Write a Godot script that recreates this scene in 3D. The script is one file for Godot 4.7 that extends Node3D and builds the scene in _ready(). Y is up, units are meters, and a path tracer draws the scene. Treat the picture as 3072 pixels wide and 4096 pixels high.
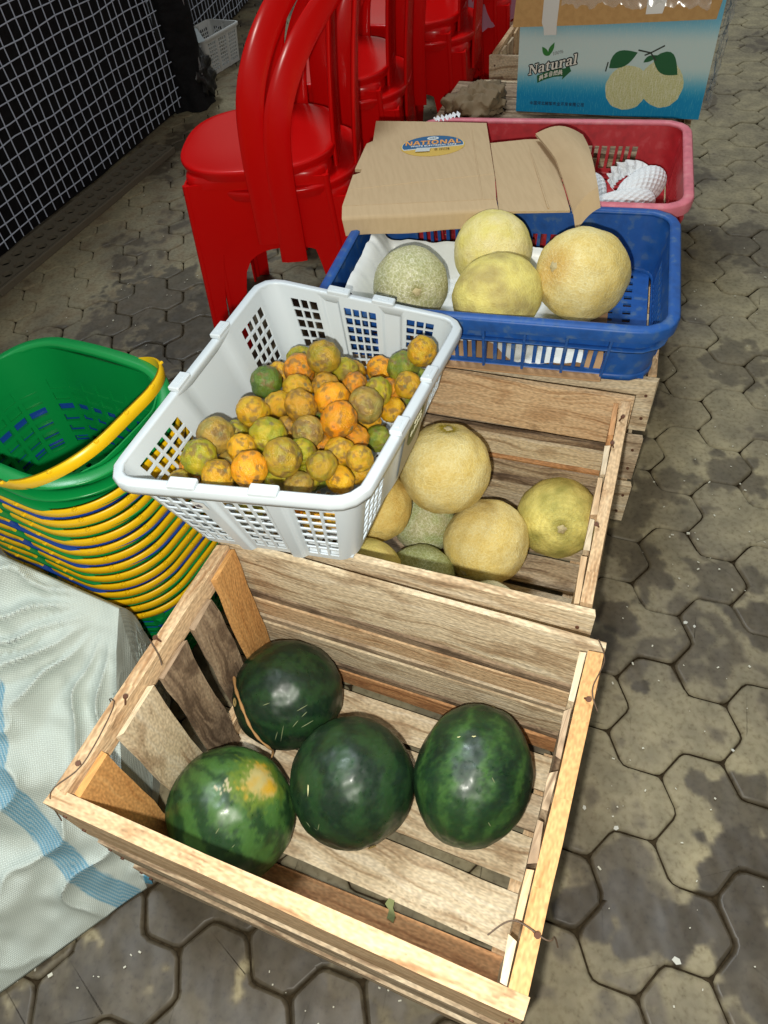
extends Node3D
# Night fruit stall: wooden crates, plastic baskets, melons and oranges lit by a phone flash and the dim street light.

var rng := RandomNumberGenerator.new()
var taken := {}
var W := {}          # wood materials
var CAM_POS := Vector3(0, 1.15, 0)
var CAM := Basis(Vector3(0.99083, -0.08779, 0.1027), Vector3(0.13511, 0.64382, -0.75315), Vector3(0.0, 0.76012, 0.64978))

# ------------------------------------------------------------------ mesh builder
class MB:
	var v := PackedVector3Array()
	var n := PackedVector3Array()
	var uv := PackedVector2Array()
	var uv2 := PackedVector2Array()
	var c := PackedColorArray()
	var ix := PackedInt32Array()
	var use_c := false
	var use_uv2 := false

	func vert(p: Vector3, nn: Vector3, t := Vector2.ZERO, col := Color.WHITE) -> int:
		v.append(p); n.append(nn); uv.append(t); c.append(col)
		return v.size() - 1

	# corners counter-clockwise as seen from the outside
	func quad(a: Vector3, b: Vector3, cc: Vector3, d: Vector3, ta := Vector2.ZERO, tb := Vector2.ZERO, tc := Vector2.ZERO, td := Vector2.ZERO, col := Color.WHITE) -> void:
		var nn := (cc - a).cross(d - b)
		if nn.length_squared() < 1e-16:
			nn = (b - a).cross(cc - a)
		nn = nn.normalized()
		var k := v.size()
		vert(a, nn, ta, col); vert(b, nn, tb, col); vert(cc, nn, tc, col); vert(d, nn, td, col)
		ix.append_array(PackedInt32Array([k, k + 2, k + 1, k, k + 3, k + 2]))

	func tri(a: Vector3, b: Vector3, cc: Vector3, ta := Vector2.ZERO, tb := Vector2.ZERO, tc := Vector2.ZERO, col := Color.WHITE) -> void:
		var nn := (b - a).cross(cc - a).normalized()
		var k := v.size()
		vert(a, nn, ta, col); vert(b, nn, tb, col); vert(cc, nn, tc, col)
		ix.append_array(PackedInt32Array([k, k + 2, k + 1]))

	# chamfered box. uv: u along the longest axis, v across, in metres * us + off
	func box(xf: Transform3D, s: Vector3, bev := 0.0015, us := Vector2(1, 1), off := Vector2.ZERO, jit := 0.0, rr: RandomNumberGenerator = null) -> void:
		var h := s * 0.5
		var la := 0 if s.x >= s.y and s.x >= s.z else (1 if s.y >= s.z else 2)
		var b := minf(bev, minf(h.x, minf(h.y, h.z)) * 0.45)
		var jt := []
		for i in 8:
			jt.append(Vector3(rr.randf_range(-jit, jit), rr.randf_range(-jit, jit), rr.randf_range(-jit, jit)) if jit > 0.0 else Vector3.ZERO)
		var P := func(sx: int, sy: int, sz: int, ax: int) -> Vector3:
			var q := Vector3(sx * (h.x - (0.0 if ax == 0 else b)), sy * (h.y - (0.0 if ax == 1 else b)), sz * (h.z - (0.0 if ax == 2 else b)))
			return q + jt[(sx + 1) / 2 + (sy + 1) + (sz + 1) * 2]
		var T := func(q: Vector3, ax: int) -> Vector2:
			var u: float = q[la]
			var w: float
			if ax == la:
				u = q[(la + 1) % 3]; w = q[(la + 2) % 3]
			else:
				w = q[3 - ax - la] + (q[ax] * 1.0)
			return Vector2((u + h[la]) * us.x + off.x, (w + 0.1) * us.y + off.y)
		var corners := [[-1, -1], [1, -1], [1, 1], [-1, 1]]
		for ax in 3:
			for sg in [-1, 1]:
				var pts := []
				for k in 4:
					var q: Array = corners[k] if sg > 0 else corners[3 - k]
					var e := [0, 0, 0]
					e[ax] = sg; e[(ax + 1) % 3] = q[0]; e[(ax + 2) % 3] = q[1]
					pts.append(P.call(e[0], e[1], e[2], ax))
				quad(xf * pts[0], xf * pts[1], xf * pts[2], xf * pts[3], T.call(pts[0], ax), T.call(pts[1], ax), T.call(pts[2], ax), T.call(pts[3], ax))
		if b <= 0.0:
			return
		for ax in 3:                               # edges along ax
			var a1 := (ax + 1) % 3
			var a2 := (ax + 2) % 3
			for q in corners:
				var e0 := [0, 0, 0]; var e1 := [0, 0, 0]
				e0[ax] = -1; e1[ax] = 1
				e0[a1] = q[0]; e1[a1] = q[0]; e0[a2] = q[1]; e1[a2] = q[1]
				var p0: Vector3 = P.call(e0[0], e0[1], e0[2], a1)
				var p1: Vector3 = P.call(e1[0], e1[1], e1[2], a1)
				var p2: Vector3 = P.call(e1[0], e1[1], e1[2], a2)
				var p3: Vector3 = P.call(e0[0], e0[1], e0[2], a2)
				var t0: Vector2 = T.call(p0, a1); var t1: Vector2 = T.call(p1, a1)
				if q[0] * q[1] > 0:
					quad(xf * p3, xf * p0, xf * p1, xf * p2, t0, t0, t1, t1)
					_flip_if(xf, 2)
				else:
					quad(xf * p0, xf * p3, xf * p2, xf * p1, t0, t0, t1, t1)
					_flip_if(xf, 2)
		for sx in [-1, 1]:
			for sy in [-1, 1]:
				for sz in [-1, 1]:
					var a: Vector3 = P.call(sx, sy, sz, 0); var d: Vector3 = P.call(sx, sy, sz, 1); var f: Vector3 = P.call(sx, sy, sz, 2)
					var tt: Vector2 = T.call(a, 0)
					if sx * sy * sz > 0:
						tri(xf * a, xf * d, xf * f, tt, tt, tt)
					else:
						tri(xf * a, xf * f, xf * d, tt, tt, tt)

	# make the last quad face away from the box centre
	func _flip_if(xf: Transform3D, _k: int) -> void:
		var m := v.size() - 4
		var mid := (v[m] + v[m + 1] + v[m + 2] + v[m + 3]) * 0.25
		if n[m].dot(mid - xf.origin) < 0.0:
			for i in 4:
				n[m + i] = -n[m + i]
			var z := ix.size() - 6
			var t := ix[z + 1]; ix[z + 1] = ix[z + 2]; ix[z + 2] = t
			t = ix[z + 4]; ix[z + 4] = ix[z + 5]; ix[z + 5] = t

	# smooth grid of points f(u, v), u and v in 0..1; outward normal = dP/du x dP/dv (flip turns it)
	func grid(nu: int, nv: int, f: Callable, flip := false, us := Vector2(1, 1), col = null) -> void:
		var k := v.size()
		var P := PackedVector3Array()
		for j in nv + 1:
			for i in nu + 1:
				P.append(f.call(float(i) / nu, float(j) / nv))
		var w := nu + 1
		var N := PackedVector3Array()
		N.resize(P.size())
		for j in nv:
			for i in nu:
				var a := j * w + i
				var fn := (P[a + w + 1] - P[a]).cross(P[a + w] - P[a + 1])
				N[a] += fn; N[a + 1] += fn; N[a + w] += fn; N[a + w + 1] += fn
		for j in nv + 1:                             # closed in u
			if P[j * w].distance_squared_to(P[j * w + nu]) < 1e-12:
				var s := N[j * w] + N[j * w + nu]
				N[j * w] = s; N[j * w + nu] = s
		for jj in [0, nv]:                           # poles
			if P[jj * w].distance_squared_to(P[jj * w + nu / 2]) < 1e-12:
				var s := Vector3.ZERO
				for i in w:
					s += N[jj * w + i]
				for i in w:
					N[jj * w + i] = s
		for i in w:                                  # closed in v
			if P[i].distance_squared_to(P[nv * w + i]) < 1e-12 and nv > 2 and P[0].distance_squared_to(P[nu / 2]) > 1e-12:
				var s := N[i] + N[nv * w + i]
				N[i] = s; N[nv * w + i] = s
		for j in nv + 1:
			for i in w:
				var a := j * w + i
				var nn := N[a].normalized()
				var cc := Color.WHITE
				if col != null:
					cc = col.call(float(i) / nu, float(j) / nv, P[a])
				vert(P[a], -nn if flip else nn, Vector2(us.x * i / nu, us.y * j / nv), cc)
		if col != null:
			use_c = true
		for j in nv:
			for i in nu:
				var a := k + j * w + i
				if flip:
					ix.append_array(PackedInt32Array([a, a + 1, a + w + 1, a, a + w + 1, a + w]))
				else:
					ix.append_array(PackedInt32Array([a, a + w + 1, a + 1, a, a + w, a + w + 1]))

	func tube(pts: Array, r, sides := 6, caps := true) -> void:
		var m := pts.size()
		var up := Vector3(0.31, 0.9, 0.21).normalized()
		var rings := []
		for i in m:
			var t: Vector3 = (pts[mini(i + 1, m - 1)] - pts[maxi(i - 1, 0)]).normalized()
			if absf(t.dot(up)) > 0.97:
				up = Vector3(1, 0.2, 0.1).normalized()
			var x := t.cross(up).normalized()
			var y := x.cross(t).normalized()
			up = y
			var rad: float = r[i] if r is Array else r
			var ring := []
			for k in sides:
				var a := TAU * k / sides
				ring.append([pts[i] + (x * cos(a) + y * sin(a)) * rad, x * cos(a) + y * sin(a)])
			rings.append(ring)
		var k0 := v.size()
		var run := 0.0
		for i in m:
			if i > 0:
				run += pts[i].distance_to(pts[i - 1])
			for k in sides + 1:
				vert(rings[i][k % sides][0], rings[i][k % sides][1], Vector2(float(k) / sides, run))
		for i in m - 1:
			for k in sides:
				var a := k0 + i * (sides + 1) + k
				var b := a + sides + 1
				ix.append_array(PackedInt32Array([a, a + 1, b + 1, a, b + 1, b]))
		if caps:
			for e in [0, m - 1]:
				for k in range(1, sides - 1):
					if e == 0:
						tri(rings[e][0][0], rings[e][k][0], rings[e][k + 1][0])
					else:
						tri(rings[e][0][0], rings[e][k + 1][0], rings[e][k][0])

	# flat polygon (points in a plane given by f: Vector2 -> Vector3 for depth d), extruded between d0 and d1
	func extrude(poly: PackedVector2Array, f: Callable, d0: float, d1: float, us := 1.0) -> void:
		var tris := Geometry2D.triangulate_polygon(poly)
		var cw := Geometry2D.is_polygon_clockwise(poly)
		for k in range(0, tris.size(), 3):
			var a := poly[tris[k]]; var b := poly[tris[k + 1]]; var d := poly[tris[k + 2]]
			if (b - a).cross(d - a) < 0.0:
				var t := b; b = d; d = t
			tri(f.call(a, d1), f.call(b, d1), f.call(d, d1), a * us, b * us, d * us)
			tri(f.call(a, d0), f.call(d, d0), f.call(b, d0), a * us, d * us, b * us)
		var m := poly.size()
		for k in m:
			var a := poly[k]; var b := poly[(k + 1) % m]
			if cw:
				var t := a; a = b; b = t
			quad(f.call(a, d0), f.call(b, d0), f.call(b, d1), f.call(a, d1), a * us, b * us, b * us, a * us)

	# wall of cells with holes. f(s, t, d): d 0 = inner, 1 = outer face
	func lattice(ss: Array, ts: Array, solid: Callable, f: Callable) -> void:
		var ni := ss.size() - 1
		var nj := ts.size() - 1
		var P := [[], []]
		var N := [[], []]
		var e := 0.002
		for d in 2:
			for j in nj + 1:
				for i in ni + 1:
					var p: Vector3 = f.call(ss[i], ts[j], d)
					var du: Vector3 = f.call(ss[i] + e, ts[j], d) - f.call(ss[i] - e, ts[j], d)
					var dv: Vector3 = f.call(ss[i], ts[j] + e, d) - f.call(ss[i], ts[j] - e, d)
					var nn := du.cross(dv).normalized()
					P[d].append(p); N[d].append(nn if d == 1 else -nn)
		var w := ni + 1
		var base := [v.size(), 0]
		for d in 2:
			base[d] = v.size()
			for k in P[d].size():
				vert(P[d][k], N[d][k], Vector2(float(k % w) / ni, float(k / w) / nj))
		for j in nj:
			for i in ni:
				if not solid.call(i, j):
					continue
				var a := j * w + i
				var o: int = base[1] + a
				ix.append_array(PackedInt32Array([o, o + w + 1, o + 1, o, o + w, o + w + 1]))
				o = base[0] + a
				ix.append_array(PackedInt32Array([o, o + 1, o + w + 1, o, o + w + 1, o + w]))
				if i == 0 or not solid.call(i - 1, j):
					quad(P[0][a], P[1][a], P[1][a + w], P[0][a + w])
				if i == ni - 1 or not solid.call(i + 1, j):
					quad(P[1][a + 1], P[0][a + 1], P[0][a + w + 1], P[1][a + w + 1])
				if j == 0 or not solid.call(i, j - 1):
					quad(P[1][a], P[0][a], P[0][a + 1], P[1][a + 1])
				if j == nj - 1 or not solid.call(i, j + 1):
					quad(P[0][a + w], P[1][a + w], P[1][a + w + 1], P[0][a + w + 1])

	func mesh() -> ArrayMesh:
		var arr := []
		arr.resize(Mesh.ARRAY_MAX)
		arr[Mesh.ARRAY_VERTEX] = v
		arr[Mesh.ARRAY_NORMAL] = n
		arr[Mesh.ARRAY_TEX_UV] = uv
		if use_uv2:
			arr[Mesh.ARRAY_TEX_UV2] = uv2
		if use_c:
			arr[Mesh.ARRAY_COLOR] = c
		arr[Mesh.ARRAY_INDEX] = ix
		var m := ArrayMesh.new()
		m.add_surface_from_arrays(Mesh.PRIMITIVE_TRIANGLES, arr)
		return m


# ------------------------------------------------------------------ nodes
func numbered(called: String) -> String:
	if not taken.has(called):
		taken[called] = 0
		return called
	taken[called] += 1
	return "%s_%03d" % [called, taken[called]]

func thing(called: String, label: String, category: String, at := Vector3.ZERO, turn := 0.0, group := "") -> Node3D:
	var o := Node3D.new()
	o.name = numbered(called)
	add_child(o)
	o.position = at
	o.rotation.y = turn
	tag(o, label, category, group)
	return o

func tag(o: Node, label: String, category: String, group := "") -> void:
	o.set_meta("label", label)
	o.set_meta("category", category)
	if group != "":
		o.set_meta("group", group)

func put(mesh: Mesh, called: String, m: Material, parent: Node = null) -> MeshInstance3D:
	var o := MeshInstance3D.new()
	o.mesh = mesh
	o.material_override = m
	if parent == null:
		o.name = numbered(called)
		add_child(o)
	else:
		o.name = called
		parent.add_child(o, true)
	return o

func struct(o: Node) -> Node:
	o.set_meta("kind", "structure")
	return o


# ------------------------------------------------------------------ materials
func s8(r: float, g: float, b: float) -> Color:
	return Color(r / 255.0, g / 255.0, b / 255.0)

func mat(col: Color, rough := 0.6, spec := 0.5) -> StandardMaterial3D:
	var m := StandardMaterial3D.new()
	m.albedo_color = col
	m.roughness = rough
	m.metallic_specular = spec
	return m

func fnl(seed_: int, freq: float, type := FastNoiseLite.TYPE_SIMPLEX_SMOOTH, oct := 3) -> FastNoiseLite:
	var f := FastNoiseLite.new()
	f.seed = seed_
	f.frequency = freq
	f.noise_type = type
	f.fractal_type = FastNoiseLite.FRACTAL_FBM if oct > 1 else FastNoiseLite.FRACTAL_NONE
	f.fractal_octaves = oct
	return f

func noise_tex(f: FastNoiseLite, size: int, ramp: Gradient = null, normal := 0.0) -> NoiseTexture2D:
	var t := NoiseTexture2D.new()
	t.width = size
	t.height = size
	t.seamless = true
	t.noise = f
	if ramp:
		t.color_ramp = ramp
	if normal > 0.0:
		t.as_normal_map = true
		t.bump_strength = normal
	return t

func ramp(stops: Array) -> Gradient:
	var g := Gradient.new()
	var o := PackedFloat32Array()
	var c := PackedColorArray()
	for s in stops:
		o.append(s[0]); c.append(s[1])
	g.offsets = o
	g.colors = c
	return g

var wood_bump: ImageTexture
var nail_head: ArrayMesh

func wood(seed_: int, base: Color, dark: Color, pale: Color, streak: float, blot: float, rough := 0.85) -> StandardMaterial3D:
	var w := 448
	var h := 320
	var f1 := fnl(seed_, 0.02, FastNoiseLite.TYPE_SIMPLEX_SMOOTH, 2)
	var f2 := fnl(seed_ + 7, 0.09, FastNoiseLite.TYPE_SIMPLEX, 2)
	var f3 := fnl(seed_ + 13, 0.011, FastNoiseLite.TYPE_SIMPLEX_SMOOTH, 3)
	var f4 := fnl(seed_ + 29, 0.35, FastNoiseLite.TYPE_SIMPLEX, 1)
	var im := Image.create(w, h, false, Image.FORMAT_RGB8)
	var bump := Image.create(w, h, false, Image.FORMAT_L8) if wood_bump == null else null
	for y in h:
		for x in w:
			var warp := f3.get_noise_2d(x * 0.6, y * 1.1) * 10.0
			var yy := y + warp
			var g := f1.get_noise_2d(x * 0.22, yy * 3.4)
			var fine := f2.get_noise_2d(x * 0.12, yy * 3.0)
			var b := f3.get_noise_2d(x * 1.6 + 300.0, y * 2.4)
			var sp := f4.get_noise_2d(x * 0.5, y * 1.2)
			var k := clampf(0.52 + g * 0.55 * streak + fine * 0.24, 0.0, 1.0)
			var cc := dark.lerp(base, smoothstep(0.08, 0.5, k)).lerp(pale, smoothstep(0.55, 0.95, k) * 0.7)
			cc = cc.lerp(dark, clampf((b - 0.18) * 2.6, 0.0, 1.0) * blot)
			if absf(g) < 0.012 and b > 0.02:
				cc = cc.lerp(dark * 0.7, 0.5 * streak)
			var l := 1.0 + sp * 0.10
			im.set_pixel(x, y, Color(cc.r * l, cc.g * l, cc.b * l))
			if bump:
				bump.set_pixel(x, y, Color.WHITE * clampf(0.55 + fine * 0.4 + sp * 0.15 - (0.25 if absf(g) < 0.012 and b > 0.02 else 0.0), 0.0, 1.0))
	if bump:
		wood_bump = ImageTexture.create_from_image(bump)
	var m := mat(Color.WHITE, rough, 0.35)
	m.albedo_texture = ImageTexture.create_from_image(im)
	m.texture_repeat = true
	m.heightmap_enabled = true
	m.heightmap_texture = wood_bump
	m.heightmap_scale = 0.12
	return m

# a sawn board: wavering edges, ragged ends
func board(b: MB, size: Vector3, us: Vector2, off: Vector2, wob: float) -> void:
	var la := 0 if size.x >= size.y and size.x >= size.z else (1 if size.y >= size.z else 2)
	var a1 := (la + 1) % 3
	var a2 := (la + 2) % 3
	var h := size * 0.5
	var n := 8
	var bv := minf(0.0016, minf(h[a1], h[a2]) * 0.4)
	var sgn := [[1, -1], [1, 1], [-1, 1], [-1, -1]]
	var walk := [Vector2.ZERO, Vector2.ZERO, Vector2.ZERO, Vector2.ZERO]
	var rings := []
	var wide := Vector2(1.0 if h[a1] > h[a2] else 0.35, 1.0 if h[a2] > h[a1] else 0.35)
	for i in n + 1:
		var ring := []
		for k in 4:
			walk[k] = walk[k] * 0.6 + Vector2(rng.randf_range(-wob, wob), rng.randf_range(-wob, wob)) * wide
			var end := 0.0
			if i == 0 or i == n:
				end = rng.randf_range(-0.0028, 0.0012)
			var x := lerpf(-h[la], h[la], float(i) / n) + (end if i == n else -end)
			var c := Vector2(sgn[k][0] * h[a1], sgn[k][1] * h[a2]) + Vector2(clampf(walk[k].x, -0.003, 0.003), clampf(walk[k].y, -0.0012, 0.0012))
			for e in 2:
				var q := c
				if (e == 0) == (k % 2 == 0):
					q.y -= sgn[k][1] * bv if e == 0 else 0.0
					q.x -= 0.0 if e == 0 else sgn[k][0] * bv
				else:
					q.x -= sgn[k][0] * bv if e == 0 else 0.0
					q.y -= 0.0 if e == 0 else sgn[k][1] * bv
				# first point of a corner lies on the side it comes from
				var p := Vector3.ZERO
				p[la] = x; p[a1] = q.x; p[a2] = q.y
				ring.append(p)
		rings.append(ring)
	for i in n:
		var run := 0.0
		for k in 8:
			var k2 := (k + 1) % 8
			var p0: Vector3 = rings[i][k]; var p1: Vector3 = rings[i][k2]; var p2: Vector3 = rings[i + 1][k2]; var p3: Vector3 = rings[i + 1][k]
			var stp := p0.distance_to(p1)
			var u0 := (p0[la] + h[la]) * us.x + off.x
			var u1 := (p3[la] + h[la]) * us.x + off.x
			b.quad(p0, p1, p2, p3, Vector2(u0, run * us.y + off.y), Vector2(u0, (run + stp) * us.y + off.y), Vector2(u1, (run + stp) * us.y + off.y), Vector2(u1, run * us.y + off.y))
			run += stp
	for e in [0, n]:
		for k in range(1, 7):
			var t0 := Vector2(off.x, off.y)
			if e == n:
				b.tri(rings[e][0], rings[e][k], rings[e][k + 1], t0, t0 + Vector2(0.01, 0.0), t0 + Vector2(0.01, 0.02))
			else:
				b.tri(rings[e][0], rings[e][k + 1], rings[e][k], t0, t0 + Vector2(0.01, 0.0), t0 + Vector2(0.01, 0.02))

# a plank: u runs along its length, each plank shows another stretch of the grain
func plank(parent: Node, called: String, m: Material, at: Vector3, size: Vector3, rot := Vector3.ZERO, jit := 0.0015) -> MeshInstance3D:
	var b := MB.new()
	var L := maxf(size.x, maxf(size.y, size.z))
	var us := Vector2(1.0 / 0.85, 1.0 / 0.55)
	var off := Vector2(rng.randf_range(0.0, maxf(0.02, 1.0 - L / 0.85)), rng.randf_range(0.0, 0.55))
	board(b, size, us, off, jit)
	var o := put(b.mesh(), called, m, parent)
	o.position = at
	o.rotation = rot
	return o


# ------------------------------------------------------------------ wooden crate
# local frame: x along the long walls, z towards the viewer, base on the ground
func crate(label: String, at: Vector3, turn: float, L: float, Wd: float, H: float, spec: Dictionary) -> Node3D:
	var o := thing("wooden_crate", label, "crate", at, turn, "slatted wooden fruit crates")
	var th := 0.011
	var fl := 0.03
	var hx := L * 0.5
	var hz := Wd * 0.5
	if nail_head == null:
		var nm := MB.new()
		nm.tube([Vector3(0, -0.002, 0), Vector3(0, 0.001, 0)], 0.0026, 8)
		nail_head = nm.mesh()
	# bearers under the floor
	for s in [-1, 1]:
		plank(o, "bearer", W.tan, Vector3(s * (hx - 0.03), 0.0095, 0), Vector3(0.035, 0.018, Wd - 2 * th - 0.004))
	# floor boards run along x
	var z := -hz + th + 0.004
	for f in spec.floor:
		var w: float = f[1] * (Wd - 2 * th - 0.008)
		if f[0] != "":
			plank(o, "floor_board", W[f[0]], Vector3(rng.randf_range(-0.002, 0.002), 0.0245, z + w * 0.5), Vector3(L - 0.042, 0.0105, w), Vector3(0, (f[2] if f.size() > 2 else rng.randf_range(-0.006, 0.006)), 0))
		z += w
	# long walls: horizontal boards outside the end frames
	for side in [-1, 1]:
		var y := 0.004
		var key: String = "back" if side < 0 else "front"
		var t: float = th if side < 0 else spec.get("front_thick", th)
		for f in spec[key]:
			var hgt: float = f[1] * (H - 0.004)
			if f[0] != "":
				var bl := L + rng.randf_range(-0.004, 0.004)
				plank(o, "wall_board", W[f[0]], Vector3(rng.randf_range(-0.002, 0.002), y + hgt * 0.5, side * (hz - t * 0.5)), Vector3(bl, hgt - 0.002, t), Vector3(rng.randf_range(-0.008, 0.008), 0, rng.randf_range(-0.003, 0.003)))
			if f[0] != "" and hgt > 0.04:
				for sx2 in [-1, 1]:
					for ny in [0.28, 0.72]:
						var hd := put(nail_head, "nail_head", W.rust, o)
						hd.position = Vector3(sx2 * (hx - 0.014 + rng.randf_range(-0.003, 0.003)), y + hgt * ny, side * (hz + 0.0006))
						hd.rotation.x = PI / 2
			y += hgt
	# end walls: top and bottom rail, upright slats inside them
	for side in [-1, 1]:
		var key2: String = "left" if side < 0 else "right"
		var rw: float = spec.get("rail", 0.016)
		var inner := Wd - 2 * th - 0.012
		plank(o, "rail", W[spec.get(key2 + "_rail", "tan")], Vector3(side * (hx - rw * 0.5 - 0.002), H - 0.018, 0), Vector3(rw, 0.034, inner), Vector3(0, 0, 0))
		plank(o, "rail", W.tan, Vector3(side * (hx - rw * 0.5 - 0.002), 0.05, 0), Vector3(rw, 0.034, inner))
		var zz := -inner * 0.5
		for f in spec[key2]:
			var w2: float = f[1] * inner
			if f[0] != "":
				var top: float = H - 0.004 - (f[2] if f.size() > 2 else rng.randf_range(0.0, 0.012))
				plank(o, "slat", W[f[0]], Vector3(side * (hx - rw - 0.0075), (top + 0.032) * 0.5, zz + w2 * 0.5), Vector3(0.009, top - 0.032, w2 - 0.002), Vector3(rng.randf_range(-0.02, 0.02), 0, 0), 0.003)
			zz += w2
	# rusty nails
	for k in spec.get("nails", []):
		var b := MB.new()
		b.tube([Vector3.ZERO, Vector3(k[3], k[4], k[5])], 0.0013, 6)
		b.tube([Vector3(k[3], k[4], k[5]), Vector3(k[3], k[4], k[5]) * 1.18], 0.0032, 8)
		var nn := put(b.mesh(), "nail", W.rust, o)
		nn.position = Vector3(k[0], k[1], k[2])
	return o


# ------------------------------------------------------------------ plastic crates
# point on a rounded rectangle: wall 0 front (+z), 1 right (+x), 2 back, 3 left; f in 0..1 along the wall, counter-clockwise from above
func rrect(wall: int, f: float, hx: float, hz: float, r: float) -> Vector2:
	var along := hx if wall % 2 == 0 else hz
	var across := hz if wall % 2 == 0 else hx
	var straight := 2.0 * (along - r)
	var arc := r * PI / 4.0
	var total := straight + 2.0 * arc
	var d := f * total
	var p: Vector2
	if d < arc:
		var a := -PI / 4.0 + d / maxf(r, 1e-5)
		p = Vector2(-along + r + r * sin(a), across - r + r * cos(a))
	elif d > arc + straight:
		var a2 := (d - arc - straight) / maxf(r, 1e-5)
		p = Vector2(along - r + r * sin(a2), across - r + r * cos(a2))
	else:
		p = Vector2(-along + r + (d - arc), across)
	match wall:
		0: return p
		1: return Vector2(p.y, -p.x)
		2: return Vector2(-p.x, -p.y)
	return Vector2(-p.y, p.x)

# a tub given by its four bottom and four top corners (FL, FR, BR, BL) in the thing's own frame
class Tub:
	var host
	var B := []
	var T := []
	var hx: float
	var hz: float
	var r: float
	func at(wall: int, f: float, t: float, out: float, up := 0.0) -> Vector3:
		var q: Vector2 = host.rrect(wall, f, hx, hz, r)
		var nrm := q
		var e := 0.01
		var q2: Vector2 = host.rrect(wall, clampf(f + e, 0, 1), hx, hz, r) - host.rrect(wall, clampf(f - e, 0, 1), hx, hz, r)
		nrm = Vector2(-q2.y, q2.x).normalized()
		if nrm.dot(q) < 0:
			nrm = -nrm
		q += nrm * out
		var a := q.x / (2 * hx) + 0.5
		var b := 0.5 - q.y / (2 * hz)          # 0 front, 1 back
		var lo: Vector3 = B[0].lerp(B[1], a).lerp(B[3].lerp(B[2], a), b)
		var hi: Vector3 = T[0].lerp(T[1], a).lerp(T[3].lerp(T[2], a), b)
		return lo.lerp(hi, t) + Vector3(0, up, 0)
	func floor_at(a: float, b: float, up: float) -> Vector3:
		return B[0].lerp(B[1], a).lerp(B[3].lerp(B[2], a), b) + Vector3(0, up, 0)

func tub(Bc: Array, Tc: Array, r: float) -> Tub:
	var t := Tub.new()
	t.host = self
	t.B = Bc
	t.T = Tc
	t.hx = (Tc[0].distance_to(Tc[1]) + Tc[2].distance_to(Tc[3])) * 0.25
	t.hz = (Tc[1].distance_to(Tc[2]) + Tc[3].distance_to(Tc[0])) * 0.25
	t.r = r
	return t

# one wall with panels of holes. panels: [f0, f1, columns]; rows between t0 and t1
func tub_wall(t: Tub, wall: int, panels: Array, rows: int, t0: float, t1: float, bar: float, thick: float, rib := 0.0, bars_row := -1.0) -> ArrayMesh:
	var ss := []
	var hole_i := {}
	var segs := 10
	var marks := [0.0]
	for p in panels:
		marks.append(p[0]); marks.append(p[1])
	marks.append(1.0)
	for k in range(0, marks.size() - 1):
		var a: float = marks[k]
		var b: float = marks[k + 1]
		if k % 2 == 0:
			for i in segs:
				ss.append(lerpf(a, b, float(i) / segs))
		else:
			var cols: int = panels[(k - 1) / 2][2]
			var w := (b - a) / cols
			for i in cols:
				ss.append(a + w * i + (w * bar * 0.5 if i > 0 else 0.0))
				hole_i[ss.size() - 1] = true
				if i < cols - 1:
					ss.append(a + w * (i + 1) - w * bar * 0.5)
				
	ss.append(1.0)
	var br := bar if bars_row < 0.0 else bars_row
	var ts := [0.0]
	var hole_j := {}
	var hh := (t1 - t0) / rows
	for j in rows:
		ts.append(t0 + hh * j + (hh * br * 0.5 if j > 0 else 0.0))
		hole_j[ts.size() - 1] = true
		ts.append(t0 + hh * (j + 1) - (hh * br * 0.5 if j < rows - 1 else 0.0))
	ts.append(1.0)
	var b2 := MB.new()
	var solid := func(i: int, j: int) -> bool:
		return not (hole_i.has(i) and hole_j.has(j))
	var mid := []
	for k in range(0, marks.size() - 1, 2):
		mid.append([marks[k], marks[k + 1]])
	var f := func(s: float, tt: float, d: int) -> Vector3:
		var o := 0.0 if d == 1 else -thick
		if rib > 0.0:
			for m in mid:
				if m[0] > 0.01 and m[1] < 0.99:
					var wdt: float = m[1] - m[0]
					o += rib * smoothstep(m[0] + wdt * 0.12, m[0] + wdt * 0.26, s) * (1.0 - smoothstep(m[1] - wdt * 0.26, m[1] - wdt * 0.12, s))
		return t.at(wall, clampf(s, 0, 1) if true else s, tt, o)
	b2.lattice(ss, ts, solid, f)
	return b2.mesh()

# rim swept round the top; profile: list of [out, up]
func tub_ring(t: Tub, level: float, profile: Array, seg := 22, lift = null, from_p := 0.0, to_p := 4.0, closed := true) -> ArrayMesh:
	var b := MB.new()
	var np := profile.size()
	var steps := int(seg * (to_p - from_p))
	var f := func(u: float, v: float) -> Vector3:
		var p := from_p + (to_p - from_p) * u
		var wl := mini(int(floor(p)), 3) if p < 4.0 else 0
		var ff: float = p - floor(p) if p < 4.0 else 0.0
		var k := v * np
		var i := int(floor(k + 1e-4)) % np
		var q: Array = profile[i]
		var up: float = q[1]
		if lift != null:
			up += lift.call(p)
		return t.at(wl, ff, level, q[0], up)
	b.grid(steps, np, f, false)
	if not closed:
		for e in [0.0, 1.0]:
			var ring := []
			for i in np:
				ring.append(f.call(e, float(i) / np))
			for i in range(1, np - 1):
				if e == 0.0:
					b.tri(ring[0], ring[i], ring[i + 1])
				else:
					b.tri(ring[0], ring[i + 1], ring[i])
	return b.mesh()

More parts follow.
